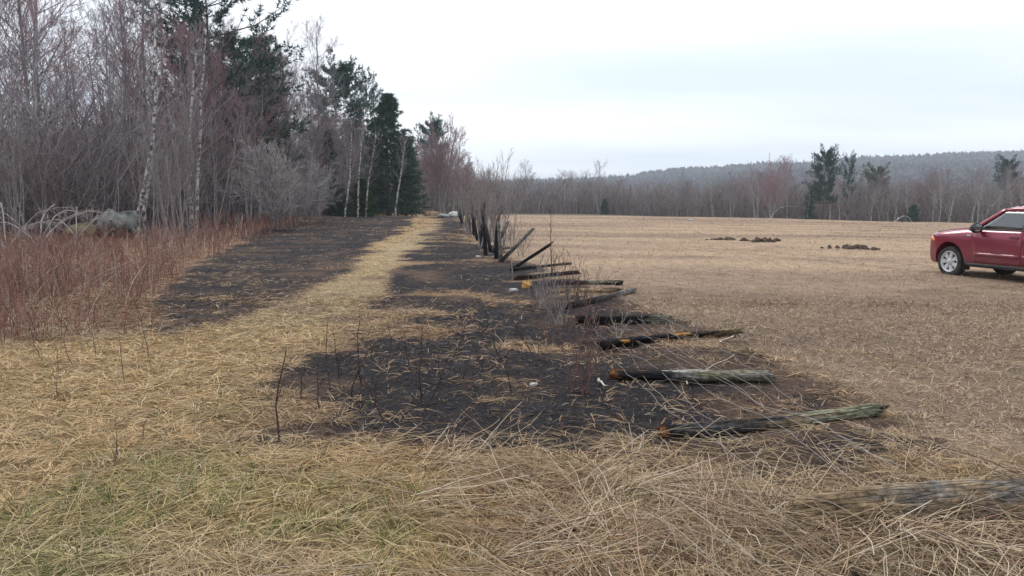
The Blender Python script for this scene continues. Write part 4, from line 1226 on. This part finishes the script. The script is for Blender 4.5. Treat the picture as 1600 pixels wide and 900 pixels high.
shrub(905, 540, 1.0, 8, .6, .006, M_stem_red, 'red-brown shoots rising before the orange-patched post', 3, GF, 4, 2, .003)
shrub(868, 508, .85, 13, .6, .007, M_stem_grey, 'grey twiggy shrub between the black and slanting posts', 4, GF, 5, 3, .0035)
shrub(842, 482, .95, 14, .6, .008, M_stem_grey, 'grey twiggy shrub leaning over the tan fallen post', 5, GF, 5, 3, .004)
shrub(905, 470, .8, 12, .5, .006, M_stem_red, 'red-brown shrub growing through the slanting fallen posts', 6, GF, 5, 2, .0035)
shrub(870, 432, .8, 8, .5, .006, M_stem_red, 'low red-brown shrub beside the fully blackened fallen post', 7, GF, 5, 2, .004)
shrub(960, 528, .5, 5, 1.3, .004, M_stem_pale, 'pale brittle shrub arching over the black fallen post', 8, GF, 4, 2, .0028)
shrub(1035, 520, .4, 4, 1.5, .003, M_stem_pale, 'pale thin weed clump behind the orange-patched post', 9, GF, 4, 2, .0025)
shrub(815, 400, 1.1, 9, .6, .009, M_stem_grey, 'grey brush behind the leaning posts', 10, GF, 6, 3, .005)
shrub(795, 388, 1.2, 9, .5, .009, M_stem_grey, 'grey brush at the foot of the tilting weathered post', 11, GF, 6, 3, .006)
shrub(772, 388, 2.3, 14, .28, .022, M_stem_grey, 'tall grey many-stemmed shrub beside the first standing post', 12, GF, 7, 5, .006, baser=.3)
shrub(760, 378, 3.6, 14, .22, .03, M_stem_grey, 'tallest grey many-stemmed shrub rising out of the standing fence row', 13, GF, 8, 5, .008, baser=.35)
shrub(748, 372, 3.6, 14, .24, .03, M_stem_grey, 'tall grey shrub in the fence row just beyond the tallest one', 14, GF, 8, 5, .008, baser=.35)
shrub(740, 362, 3.2, 12, .25, .03, M_stem_grey, 'grey many-stemmed shrub farther along the standing fence row', 15, GF, 8, 5, .01, baser=.4)
shrub(733, 354, 3.0, 12, .25, .03, M_stem_grey, 'grey shrub deep in the fence row short of the white boulder', 16, GF, 8, 4, .012, baser=.4)
# arching pale shrubs before the boulder
def arch_shrub(px, py, n, L, seed, label, mat, span=(0, 3.14)):
    rng = np.random.default_rng(seed)
    p = G(px, py); root = empty('arching_shrub', p)
    K = 9; s = np.linspace(0, 1, K)
    a = span[0] + (span[1] - span[0]) * rng.random(n)
    Ls = L * (.6 + .6 * rng.random(n)); rise = .55 + .3 * rng.random(n)
    P = np.stack([np.cos(a)[:, None] * Ls[:, None] * s, .5 * np.sin(a)[:, None] * Ls[:, None] * s, (Ls * rise)[:, None] * (2.0 * s - 1.55 * s ** 2)], -1)
    P += rng.normal(0, .02, P.shape) * Ls[:, None, None] * s[None, :, None]; P[:, 0, 2] = -.05
    rad = (.016 + .012 * rng.random(n))[:, None] * (1.1 - .8 * s)
    for i in range(n):
        b = Bulk(); b.tubes(P[i:i + 1], rad[i:i + 1], 5); link('branch', b.mesh('branch'), mat, root)
    t = Bulk(); P1, R1 = spawn(rng, P, rad, 7, .25, .98, (25, 60), .24, 3, -.1, .5, .006, .4, .1); t.tubes(P1, R1, 3)
    P2, R2 = spawn(rng, P1, R1, 3, .2, .98, (25, 60), .4, 2, 0, .7, .005, .4, .1); t.tubes(P2, R2, 3)
    link('crown', t.mesh('crown'), mat, root)
    tag(root, label, 'shrub', 'pale arching shrubs at the woods edge')
M_arch = noise_mat('pale_branch', (.26, .23, .21), (.46, .42, .39), 6, bump=0)
arch_shrub(60, 385, 6, 3.4, 1, 'pale shrub with long arching branches beside the boulder', M_arch, (-.5, 3.6))
arch_shrub(10, 392, 6, 3.2, 2, 'pale arching shrub at the corner of the woods', M_arch, (-.6, 3.6))
arch_shrub(120, 374, 5, 2.8, 3, 'pale arching shrub drooping over the mossy rock', M_arch, (-.4, 3.4))
for k, (px, py, h, lb) in enumerate([(262, 372, 5.5, 'tall grey shrub of straight stems beside the speckled birch'), (285, 368, 6.5, 'tall grey shrub of straight stems below the pair of slim birches'), (20, 368, 6.0, 'tall grey shrub behind the pale arching branches'), (130, 362, 5.0, 'grey shrub standing just behind the boulder')]):
    shrub(px, py, h, 16, .28, .03, M_stem_grey, lb, 60 + k, 'grey shrubs at the woods edge', 8, 5, .010, baser=.6)

# ------------------------------------------------------------------ rocks, earth
M_rock = noise_mat('grey_granite', (.13, .14, .14), (.30, .31, .30), 3.5, bump=.7, dist=.05)
M_rock_dark = noise_mat('mossy_granite', (.055, .065, .062), (.25, .265, .255), 2.6, bump=.9, dist=.08, detail=9)
M_rock_pale = noise_mat('pale_granite', (.42, .43, .43), (.66, .66, .65), 4, bump=.5, dist=.04)
M_moss = noise_mat('mossy_rock', (.10, .11, .05), (.24, .22, .13), 4, bump=.6, dist=.04)
M_dirt = noise_mat('turned_earth', (.06, .043, .034), (.13, .095, .072), 9, bump=1.0, dist=.05)
g = on(187, 35); lump('boulder', (g.x, g.y, g.z + .50), (.95, .75, .74), 21, M_rock_dark, 'big grey granite boulder among the bare trees', 'boulder', rough=.3, sub=4, rz=.3)
g = on(128, 35); lump('boulder', (g.x, g.y, g.z + .2), (.75, .5, .42), 22, M_moss, 'low mossy rock beside the big grey boulder', 'boulder', rough=.3, sub=4)
g = G(710, 339); lump('boulder', (g.x, g.y, g.z + .22), (.80, .6, .42), 23, M_rock_pale, 'smooth white boulder at the end of the fence row', 'boulder', rough=.15, sub=4, rz=-.3)
g = G(694, 340); lump('boulder', (g.x, g.y, g.z + .12), (.62, .5, .28), 24, M_rock, 'flat grey rock next to the white boulder', 'boulder', rough=.25, sub=4)
g = G(688, 338); lump('boulder', (g.x, g.y, g.z + .1), (.5, .4, .25), 25, M_rock, 'small grey rock at the edge of the dirt heap', 'boulder', rough=.25, sub=4)
M_dirt_tan = noise_mat('tan_earth', (.16, .11, .07), (.34, .25, .15), 3, bump=1.0, dist=.05)
g = G(675, 338); lump('dirt_heap', (g.x, g.y, g.z + .05), (1.1, .9, .5), 26, M_dirt_tan, 'tan dirt heap closing the end of the track', 'heap', rough=.4, sub=4)
def clods(px0, px1, py, h, label, seed):
    rng = np.random.default_rng(seed)
    c = G((px0 + px1) / 2, py)
    wdt = (px1 - px0) / FPX * c.y
    root = empty('dirt_heap', c)
    for k in range(34):
        q = .35 + .65 * rng.random() ** 1.5
        o = lump('clod', (0, 0, 0), (wdt * .085 * q * (.7 + .6 * rng.random()), .20 * q, h * .75 * q), 400 + seed * 20 + k, M_dirt, None, None, rough=.5, sub=2, rz=rng.random() * 3)
        o.parent = root
        u = rng.normal(0, .26); u = max(-.62, min(.62, u))
        x = u * wdt; y = rng.normal(0, .34)
        o.location = (x, y, H(c.x + x, c.y + y) - c.z + h * .22 * q * math.exp(-4 * u * u))
    tag(root, label, 'heap', 'heaps of turned earth out in the field')
clods(1108, 1165, 375, .13, 'thin broken line of dark clods, farthest from the car', 1)
clods(1173, 1220, 377, .22, 'short dark heap of clods between the two longer ones', 2)
clods(1296, 1364, 389, .20, 'long dark heap of clods nearer the car', 3)
M_stone = noise_mat('field_stone', (.30, .30, .30), (.52, .51, .50), 8, bump=.5)
for k, (px, py, s, lb) in enumerate([(803, 455, .07, 'small pale stone on the black ground before the orange stump'), (747, 402, .07, 'small pale stone in the burn below the standing posts'), (833, 602, .03, 'tiny pale stone in the burnt grass before the red shrub'), (1078, 345, .16, 'pale stone far out on the crest of the field')]):
    g = G(px, py); lump('stone', (g.x, g.y, g.z + s * .3), (s * 1.3, s, s * .6), 500 + k, M_stone, lb, 'stone', rough=.3, sub=3)
def stick(a, b, r, mat, label, seed):
    rng = np.random.default_rng(seed)
    p0 = G(*a); p1 = G(*b); K = 6; s = np.linspace(0, 1, K)[:, None]
    d = np.array(p1 - p0); P = s * d + rng.normal(0, .03, (K, 3)) * np.linalg.norm(d) * np.array([1, 1, .4])
    P[:, 2] = [H(p0.x + q[0], p0.y + q[1]) - p0.z + r + .015 + .03 * rng.random() for q in P]
    bk = Bulk(); bk.tubes(P[None], (r * (1.1 - .6 * s[:, 0]))[None], 6)
    o = link('stick', bk.mesh('stick'), mat, None, p0); tag(o, label, 'stick', 'loose sticks on the ground')
stick((935, 598), (948, 612), .012, M_stem_pale, 'short pale chip of wood beside the red shrub', 1)
stick((1072, 605), (1150, 560), .006, M_stem_pale, 'forked pale stick propped on the silvery post', 2)
stick((1120, 540), (1148, 528), .010, M_stem_pale, 'short pale stick past the tip of the orange-patched post', 3)
stick((900, 712), (1040, 722), .007, M_stem_red, 'dark bent stick at the border of the straw and the burn', 4)
stick((380, 690), (330, 655), .005, M_stem_char, 'thin dark twig lying on the tan grass', 5)

#PART3

# ------------------------------------------------------------------ the red car
def build_car(loc, rz):
    root = empty('parked_car', loc, rz)
    m, n, l, b = material('red_paint', .30, .5)
    b.inputs['Coat Weight'].default_value = .6; b.inputs['Coat Roughness'].default_value = .08; b.inputs['Metallic'].default_value = .15
    tc = n.new('ShaderNodeTexCoord'); sp = n.new('ShaderNodeSeparateXYZ'); l.new(tc.outputs['Object'], sp.inputs[0])
    t = n.new('ShaderNodeTexNoise'); t.inputs['Scale'].default_value = 5; t.inputs['Detail'].default_value = 6; l.new(tc.outputs['Object'], t.inputs['Vector'])
    mr = n.new('ShaderNodeMapRange'); mr.inputs['From Min'].default_value = .95; mr.inputs['From Max'].default_value = .30; l.new(sp.outputs['Z'], mr.inputs['Value'])
    mu = n.new('ShaderNodeMath'); mu.operation = 'MULTIPLY'; l.new(mr.outputs[0], mu.inputs[0]); l.new(t.outputs['Fac'], mu.inputs[1])
    mix = n.new('ShaderNodeMix'); mix.data_type = 'RGBA'; l.new(mu.outputs[0], mix.inputs[0])      # road dust on the lower panels
    mix.inputs[6].default_value = (.19, .005, .024, 1); mix.inputs[7].default_value = (.19, .075, .085, 1)
    l.new(mix.outputs[2], b.inputs['Base Color'])
    mr2 = n.new('ShaderNodeMapRange'); mr2.inputs['To Min'].default_value = .28; mr2.inputs['To Max'].default_value = .75; l.new(mu.outputs[0], mr2.inputs['Value']); l.new(mr2.outputs[0], b.inputs['Roughness'])
    RED = m
    BLACK = noise_mat('black_plastic', (.02, .02, .022), (.05, .048, .046), 6, rough=.6, bump=0, spec=.4)
    RUBBER = noise_mat('tyre_rubber', (.028, .027, .027), (.07, .062, .055), 8, rough=.9, bump=.2)
    SILVER = noise_mat('wheel_silver', (.42, .42, .43), (.62, .62, .63), 6, rough=.35, bump=0, spec=.6)
    DARK = plain('dark_trim', (.012, .012, .014), .7, .3)
    ORANGE = plain('orange_lens', (.85, .28, .03), .2, .6)
    LENS = plain('clear_lens', (.6, .62, .65), .1, .7)
    REDLENS = plain('red_lens', (.35, .01, .01), .15, .6)
    SEAT = noise_mat('seat_cloth', (.06, .06, .065), (.12, .12, .125), 30, bump=0)
    gm = bpy.data.materials.new('car_glass'); gm.use_nodes = True
    gn, gl = gm.node_tree.nodes, gm.node_tree.links; gn.clear()
    go = gn.new('ShaderNodeOutputMaterial'); gx = gn.new('ShaderNodeMixShader'); gt = gn.new('ShaderNodeBsdfTransparent'); gg = gn.new('ShaderNodeBsdfGlossy'); gf = gn.new('ShaderNodeFresnel')
    gt.inputs[0].default_value = (.60, .68, .66, 1); gg.inputs['Roughness'].default_value = .03; gf.inputs['IOR'].default_value = 1.9
    ga = gn.new('ShaderNodeMath'); ga.operation = 'ADD'; ga.inputs[1].default_value = .10; ga.use_clamp = True
    gl.new(gf.outputs[0], ga.inputs[0]); gl.new(ga.outputs[0], gx.inputs[0]); gl.new(gt.outputs[0], gx.inputs[1]); gl.new(gg.outputs[0], gx.inputs[2]); gl.new(gx.outputs[0], go.inputs[0])

    AX = 1.318; WR = .345
    def wmax(x):
        return np.interp(x, [-2.20, -2.12, -1.95, -1.6, -.9, .5, 1.3, 1.7, 1.95, 2.10, 2.19], [.62, .76, .845, .885, .895, .895, .895, .875, .80, .68, .48])
    def ztop(x):
        return np.interp(x, [-2.2, -2.1, -1.0, .5, .92, 1.5, 1.9, 2.05, 2.14, 2.19], [1.02, 1.10, 1.10, 1.07, 1.08, 1.02, .955, .90, .80, .66])
    def zbot(x):
        return np.interp(x, [-2.2, -1.9, -1.6, 1.6, 1.9, 2.19], [.42, .32, .27, .27, .28, .36])
    def side_y(x, z):
        w = wmax(x)
        arch = .018 * np.exp(-((x - AX) / .5) ** 2) + .018 * np.exp(-((x + AX) / .5) ** 2)
        f = 1 - .10 * np.clip((z - .78) / .32, 0, 1) ** 1.6 - .05 * np.clip((.55 - z) / .3, 0, 1) ** 1.5
        crease = .012 * np.exp(-((z - .90) / .04) ** 2)
        return w * f + arch * np.exp(-((z - .6) / .35) ** 2) + crease
    # lower body
    xs = np.concatenate([np.linspace(-2.2, -1.9, 7), np.linspace(-1.8, 1.7, 36), np.linspace(1.76, 2.19, 12)])
    S = np.linspace(0, 1, 14)
    rings = []
    for x in xs:
        zb, zt = float(zbot(x)), float(ztop(x))
        pts = [(x, 0, zb)]
        for s_ in S:
            z = zb + (zt - zb) * s_
            y = float(side_y(x, z))
            if s_ > .9: y -= .05 * ((s_ - .9) / .1) ** 2
            if s_ < .1: y -= .03 * ((.1 - s_) / .1) ** 2
            pts.append((x, y, z))
        yt = pts[-1][1]
        pts += [(x, yt * .85, zt + .018), (x, yt * .5, zt + .034), (x, 0, zt + .04)]
        full = pts + [(p[0], -p[1], p[2]) for p in pts[-2:0:-1]]
        rings.append(full)
    nr = len(rings[0])
    bm = bmesh.new()
    vv = [[bm.verts.new(p) for p in ring] for ring in rings]
    for i in range(len(rings) - 1):
        for j in range(nr):
            bm.faces.new((vv[i][j], vv[i + 1][j], vv[i + 1][(j + 1) % nr], vv[i][(j + 1) % nr]))
    bm.faces.new(vv[0]); bm.faces.new(list(reversed(vv[-1])))
    bmesh.ops.recalc_face_normals(bm, faces=bm.faces)
    me = bpy.data.meshes.new('body'); bm.to_mesh(me); bm.free()
    body = link('body', me, RED)
    cutters = []
    for ax in (AX, -AX):
        for sgn in (1, -1):
            cb = bmesh.new()
            bmesh.ops.create_cone(cb, cap_ends=True, segments=40, radius1=.415, radius2=.415, depth=.60, matrix=Matrix.Translation((ax, sgn * .82, WR + .02)) @ Matrix.Rotation(math.pi / 2, 4, 'X'))
            cm = bpy.data.meshes.new('cut'); cb.to_mesh(cm); cb.free()
            co = link('cut', cm); cutters.append(co)
            md = body.modifiers.new('cut', 'BOOLEAN'); md.operation = 'DIFFERENCE'; md.object = co; md.solver = 'EXACT'
    dg = bpy.context.evaluated_depsgraph_get()
    nm = bpy.data.meshes.new_from_object(body.evaluated_get(dg))
    body.modifiers.clear(); body.data = nm
    for co in cutters:
        bpy.data.objects.remove(co)
    for p in nm.polygons: p.use_smooth = True
    nm.materials.clear(); nm.materials.append(RED)
    try: nm.set_sharp_from_angle(angle=R(35))
    except Exception: pass
    body.parent = root

    def box_part(name, c, size, mat, parent=root, bev=.01, rot=(0, 0, 0)):
        bb = bmesh.new()
        bmesh.ops.create_cube(bb, size=1, matrix=Matrix.LocRotScale(Vector((0, 0, 0)), None, Vector(size)))
        if bev: bmesh.ops.bevel(bb, geom=bb.edges[:], offset=min(bev, min(size) * .45), segments=2, affect='EDGES')
        mm = bpy.data.meshes.new(name); bb.to_mesh(mm); bb.free()
        for p in mm.polygons: p.use_smooth = False
        o = link(name, mm, mat, parent, c); o.rotation_euler = rot
        return o
    def sheet(name, f, nu, nv, thick, mat, parent=root, smooth=True):
        """surface f(u,v) -> (point, outward) given thickness"""
        A = []; Bv = []
        for i in range(nu):
            for j in range(nv):
                p, o_ = f(i / (nu - 1), j / (nv - 1))
                A.append(np.array(p)); Bv.append(np.array(p) - np.array(o_) * thick)
        V = np.array(A + Bv); N = nu * nv
        Q = []
        for i in range(nu - 1):
            for j in range(nv - 1):
                a = i * nv + j
                Q.append((a, a + nv, a + nv + 1, a + 1)); Q.append((N + a, N + a + 1, N + a + nv + 1, N + a + nv))
        for i in range(nu - 1):
            a = i * nv; Q.append((a, N + a, N + a + nv, a + nv)); a += nv - 1; Q.append((a, a + nv, N + a + nv, N + a))
        for j in range(nv - 1):
            a = j; Q.append((a, a + 1, N + a + 1, N + a)); a = (nu - 1) * nv + j; Q.append((a, N + a, N + a + 1, a + 1))
        mm = make_mesh(name, V, np.array(Q), smooth=False)
        bmx = bmesh.new(); bmx.from_mesh(mm); bmesh.ops.recalc_face_normals(bmx, faces=bmx.faces); bmx.to_mesh(mm); bmx.free()
        return link(name, mm, mat, parent)
    def bar(name, pts, r, mat, parent=root, sides=6, flat=1.0):
        P = np.array([pts], float); bk = Bulk(); bk.tubes(P, np.full((1, len(pts)), r), sides)
        return link(name, bk.mesh(name), mat, parent)

    def gy(z): return .800 - (z - 1.07) * .36          # slope of the side glass
    for sg, side in ((1, 'l'), (-1, 'r')):
        def on_side(x, z, off): return (x, sg * (float(side_y(x, z)) + off), z)
        out = (0, sg, 0)
        # doors
        def fd(u, v):
            z = .36 + .70 * v; x0 = -.53; x1 = .70 - .10 * (1 - v) ** 2
            return on_side(x0 + (x1 - x0) * u, z, .009), out
        door = sheet('door', fd, 14, 16, .02, RED)
        def rd(u, v):
            z = .36 + .70 * v
            x0 = -1.50 + .62 * sstep(.86, .45, z); x1 = -.556
            return on_side(float(x0) + (x1 - float(x0)) * u, z, .009), out
        rdoor = sheet('door', rd, 12, 16, .02, RED)
        for dr, xh in ((door, -.36), (rdoor, -1.28)):
            box_part('door_handle', (xh, sg * (float(side_y(xh, .93)) + .030), .935), (.22, .035, .045), RED, dr, .012)
        def mould(x0, x1):
            def f(u, v):
                return on_side(x0 + (x1 - x0) * u, .50 + .075 * v, .024), out
            return f
        sheet('side_moulding', mould(-.50, .62), 8, 3, .016, RED, door); sheet('side_moulding', mould(-.93, -.57), 5, 3, .016, RED, rdoor)
        def sill(u, v):
            x = -.90 + 1.80 * u; z = .255 + .085 * v
            return (x, sg * (float(side_y(x, .36)) + .006 - .015 * (1 - v)), z), out
        sheet('sill', sill, 8, 3, .05, BLACK)
        # side glass
        def glass(xa, xb, ta, tb):
            def f(u, v):
                z = 1.085 + .405 * v
                lo = xa + (xb - xa) * u; hi = ta + (tb - ta) * u
                return (lo + (hi - lo) * v, sg * (gy(z) + .004), z), out
            return f
        sheet('side_window', glass(-.44, .70, -.44, .06), 8, 6, .005, gm); sheet('side_window', glass(-1.36, -.60, -1.36, -.60), 8, 6, .005, gm)
        sheet('side_window', glass(-1.86, -1.52, -1.66, -1.52), 5, 6, .005, gm)
        # pillars
        def pillar(xa, xb, ta, tb, mat, th=.035):
            def f(u, v):
                z = 1.06 + .465 * v
                lo = xa + (xb - xa) * u; hi = ta + (tb - ta) * u
                return (lo + (hi - lo) * v, sg * (gy(z) + .012), z), out
            sheet('pillar', f, 3, 8, th, mat)
        pillar(.70, .90, .03, .16, RED); pillar(-.60, -.44, -.60, -.44, BLACK); pillar(-1.52, -1.36, -1.52, -1.36, BLACK); pillar(-2.10, -1.86, -1.86, -1.66, RED)
        sheet('window_seal', lambda u, v: ((-1.9 + 2.6 * u, sg * (gy(1.07 + .02 * v) + .016), 1.068 + .022 * v), out), 10, 2, .02, BLACK)
        # mirror
        mb = bmesh.new(); bmesh.ops.create_uvsphere(mb, u_segments=20, v_segments=12, radius=1)
        for v_ in mb.verts:
            v_.co = Vector((max(v_.co.x * .10, -.045), v_.co.y * .135, v_.co.z * .105 - .02 * (v_.co.z < 0)))
        mm = bpy.data.meshes.new('wing_mirror'); mb.to_mesh(mm); mb.free()
        for p_ in mm.polygons: p_.use_smooth = True
        mirror = link('wing_mirror', mm, BLACK, root, (.52, sg * .99, 1.12))
        mb = bmesh.new(); bmesh.ops.create_cone(mb, cap_ends=True, segments=24, radius1=1, radius2=1, depth=1)
        for v_ in mb.verts: v_.co = Vector((-.046 - .004 * (v_.co.z > 0), v_.co.x * .105, v_.co.y * .078))
        bmesh.ops.recalc_face_normals(mb, faces=mb.faces)
        mm = bpy.data.meshes.new('mirror_glass'); mb.to_mesh(mm); mb.free()
        link('mirror_glass', mm, plain('mirror_silver', (.75, .78, .80), .05, .9, .9), mirror)
        box_part('mirror_arm', (.02, -sg * .14, -.07), (.07, .14, .05), BLACK, mirror, .015)
        sheet('roof_gutter', lambda u, v: ((-1.80 + 1.93 * u, sg * (gy(1.478 + .06 * v) + .014), 1.478 + .06 * v), out), 10, 3, .03, RED)
        # lamps
        sheet('headlight', lambda u, v: ((1.90 + .14 * u, sg * (float(side_y(1.90 + .14 * u, .84)) * (1 - .02 * u) + .006), .78 + .10 * v), out), 4, 3, .03, LENS)
        sheet('turn_signal', lambda u, v: ((1.78 + .12 * u, sg * (float(side_y(1.78 + .12 * u, .80)) + .010), .775 + (.03 + .085 * u) * v), out), 4, 3, .03, ORANGE)
        sheet('tail_light', lambda u, v: ((-2.16 + .12 * u, sg * (float(side_y(-2.16 + .12 * u, .9)) + .008), .80 + .24 * v), out), 4, 3, .03, REDLENS)
        badge = box_part('badge', (.80, sg * (float(side_y(.80, .93)) + .008), .94), (.12, .012, .035), SILVER, root, .012)
        bar('roof_rail', [(-.15, sg * .57, 1.585), (-.30, sg * .575, 1.635), (-1.5, sg * .575, 1.64), (-1.68, sg * .57, 1.58)], .017, BLACK)
        mf = box_part('mud_flap', (AX - .42, sg * .80, .27), (.02, .20, .20), BLACK)
    # roof
    def roof(u, v):
        x = .17 - 2.02 * u; y = -1 + 2 * v
        z = 1.515 + .075 * (1 - abs(y) ** 3.2) + .03 * math.sin(math.pi * min(1, .12 + u * .9)) - .03 * (1 - min(1, u * 6)) ** 2
        return (x, .655 * y, z), (0, 0, 1)
    sheet('roof', roof, 18, 15, .05, RED)
    sheet('windshield', lambda u, v: ((.93 - .80 * v + .05 * (1 - (2 * u - 1) ** 2), (-.73 + 1.46 * u) * (1 - .19 * v), 1.09 + .45 * v), (1, 0, .6)), 8, 6, .005, gm)
    sheet('rear_window', lambda u, v: ((-2.12 + .26 * v, (-.66 + 1.32 * u) * (1 - .16 * v), 1.12 + .40 * v), (-1, 0, .5)), 6, 5, .005, gm)
    sheet('tailgate', lambda u, v: ((-2.225, -.60 + 1.2 * u, .55 + .52 * v), (-1, 0, 0)), 5, 5, .02, RED)
    sheet('rear_bumper', lambda u, v: ((-2.26 + .12 * (2 * u - 1) ** 4, -.80 + 1.6 * u, .36 + .20 * v), (-1, 0, 0)), 9, 3, .06, BLACK)
    sheet('front_bumper', lambda u, v: ((2.235 - .22 * (2 * u - 1) ** 2 - .2 * (2 * u - 1) ** 6, -.82 + 1.64 * u, .36 + .24 * v), (1, 0, 0)), 13, 4, .05, RED)
    sheet('grille', lambda u, v: ((2.185 - .05 * (2 * u - 1) ** 2 - .07 * v, -.48 + .96 * u, .66 + .16 * v), (1, 0, .2)), 9, 4, .03, BLACK)
    hd = lambda u, v: ((2.02 - .16 * (2 * u - 1) ** 2 - .05 * v, -.70 + 1.40 * u, .945 + .055 * v + .02 * (1 - (2 * u - 1) ** 2)), (.5, 0, 1))
    sheet('hood_deflector', hd, 13, 3, .012, BLACK)
    def hood(u, v):
        x = .95 + .98 * u; y = (-1 + 2 * v)
        yw = .70 - .06 * u
        return (x, yw * y, float(ztop(x)) + .034 + .016 * (1 - y * y) + .012 * math.exp(-((abs(y) - .75) / .12) ** 2)), (0, 0, 1)
    sheet('hood', hood, 12, 15, .02, RED)
    box_part('floor_pan', (-.1, 0, .30), (3.2, 1.30, .10), DARK, root, .01)
    # interior
    box_part('dashboard', (.62, 0, .98), (.35, 1.40, .16), DARK, root, .05)
    for sg in (.38, -.38):
        st = box_part('seat', (-.25, sg, .80), (.52, .50, .20), SEAT, root, .06)
        box_part('seat_back', (-.30, 0, .32), (.16, .48, .58), SEAT, st, .06, (0, -.22, 0)); box_part('headrest', (-.39, 0, .68), (.10, .26, .16), SEAT, st, .04)
    box_part('rear_seat', (-1.15, 0, .85), (.5, 1.25, .45), SEAT, root, .08)
    sw = Bulk(); a = np.linspace(0, 2 * np.pi, 25)
    P = np.stack([.06 * np.cos(a) * 0 + .05 * np.sin(a), .19 * np.cos(a), .18 * np.sin(a)], -1)[None]
    sw.tubes(P, np.full((1, 25), .016), 6); o = link('steering_wheel', sw.mesh('steering_wheel'), DARK, root, (.34, .38, 1.06))
    # wheels
    def lathe(name, prof, mat, parent, segs=40):
        a = np.arange(segs) * 2 * np.pi / segs
        V = np.array([[r * math.cos(t), y, r * math.sin(t)] for t in a for (y, r) in prof])
        k = len(prof); i = np.arange(segs)[:, None] * k; i2 = ((np.arange(segs) + 1) % segs)[:, None] * k; j = np.arange(k - 1)[None, :]
        Q = np.stack([i + j, i2 + j, i2 + j + 1, i + j + 1], -1).reshape(-1, 4)
        return link(name, make_mesh(name, V, Q), mat, parent)
    for ax in (AX, -AX):
        for sg in (1, -1):
            w = empty('wheel', (ax, sg * .775, WR - .015)); w.parent = root
            if sg < 0: w.rotation_euler = (0, 0, math.pi)
            lathe('tyre', [(-.10, .235), (-.112, .27), (-.108, .315), (-.085, .338), (-.05, .345), (-.048, .336), (-.035, .336), (-.033, .345), (.033, .345), (.035, .336), (.048, .336), (.05, .345), (.085, .338), (.108, .315), (.112, .27), (.10, .235)], RUBBER, w)
            lathe('brake_drum', [(-.09, .0), (-.09, .225), (.03, .225), (.035, .0)], DARK, w)
            lathe('rim', [(.095, .243), (.107, .236), (.107, .222), (.085, .210), (.05, .205)], SILVER, w)
            for k in range(7):
                t = 2 * math.pi * k / 7
                bb = bmesh.new()
                pr = [(.045, .028), (.11, .036), (.17, .040), (.222, .062)]
                top = [bb.verts.new((r, .088 - .02 * (r < .06), q * h)) for r, h in pr for q in (-1, 1)]
                bot = [bb.verts.new((r, .045, q * h * 1.1)) for r, h in pr for q in (-1, 1)]
                for i in range(3):
                    a0, a1, b0, b1 = 2 * i, 2 * i + 1, 2 * i + 2, 2 * i + 3
                    bb.faces.new((top[a0], top[a1], top[b1], top[b0])); bb.faces.new((top[a0], top[b0], bot[b0], bot[a0])); bb.faces.new((top[a1], bot[a1], bot[b1], top[b1]))
                bmesh.ops.rotate(bb, verts=bb.verts, cent=(0, 0, 0), matrix=Matrix.Rotation(t, 3, 'Y'))
                bmesh.ops.recalc_face_normals(bb, faces=bb.faces)
                mm = bpy.data.meshes.new('spoke'); bb.to_mesh(mm); bb.free()
                link('spoke', mm, SILVER, w)
            lathe('hub_cap', [(.04, .075), (.092, .070), (.100, .05), (.103, .0)], SILVER, w, 20)
    root.scale = (1.07, 1.07, 1.09)
    tag(root, 'dusty red car parked out on the stubble field', 'car')

CX, CY_, CRZ = 12.05, 18.55, R(106)
fl = Vector((math.cos(CRZ) * 1.318 - math.sin(CRZ) * .8, math.sin(CRZ) * 1.318 + math.cos(CRZ) * .8))
CAR = Vector((10.85 - fl.x * 1.08, 19.45 - fl.y * 1.08))
build_car((CAR.x, CAR.y, H(CAR.x, CAR.y) - .02), CRZ)

# ------------------------------------------------------------------ the air
def build_haze():
    x0, x1, y0, y1, z0, z1 = -4800, 4800, -80, 3700, -12, 160
    V = [(x, y, z) for x in (x0, x1) for y in (y0, y1) for z in (z0, z1)]
    Q = [(0, 1, 3, 2), (4, 6, 7, 5), (0, 4, 5, 1), (2, 3, 7, 6), (0, 2, 6, 4), (1, 5, 7, 3)]
    m = bpy.data.materials.new('air_haze'); m.use_nodes = True
    nn, ll = m.node_tree.nodes, m.node_tree.links; nn.clear()
    o_ = nn.new('ShaderNodeOutputMaterial'); v = nn.new('ShaderNodeVolumePrincipled')
    v.inputs['Color'].default_value = (.82, .91, 1.0, 1); v.inputs['Density'].default_value = HAZE
    ll.new(v.outputs[0], o_.inputs['Volume'])
    o = link('haze', make_mesh('haze', V, np.array(Q), smooth=False), m)
    tag(o, kind='stuff')
HAZE = 0.00030
build_haze()
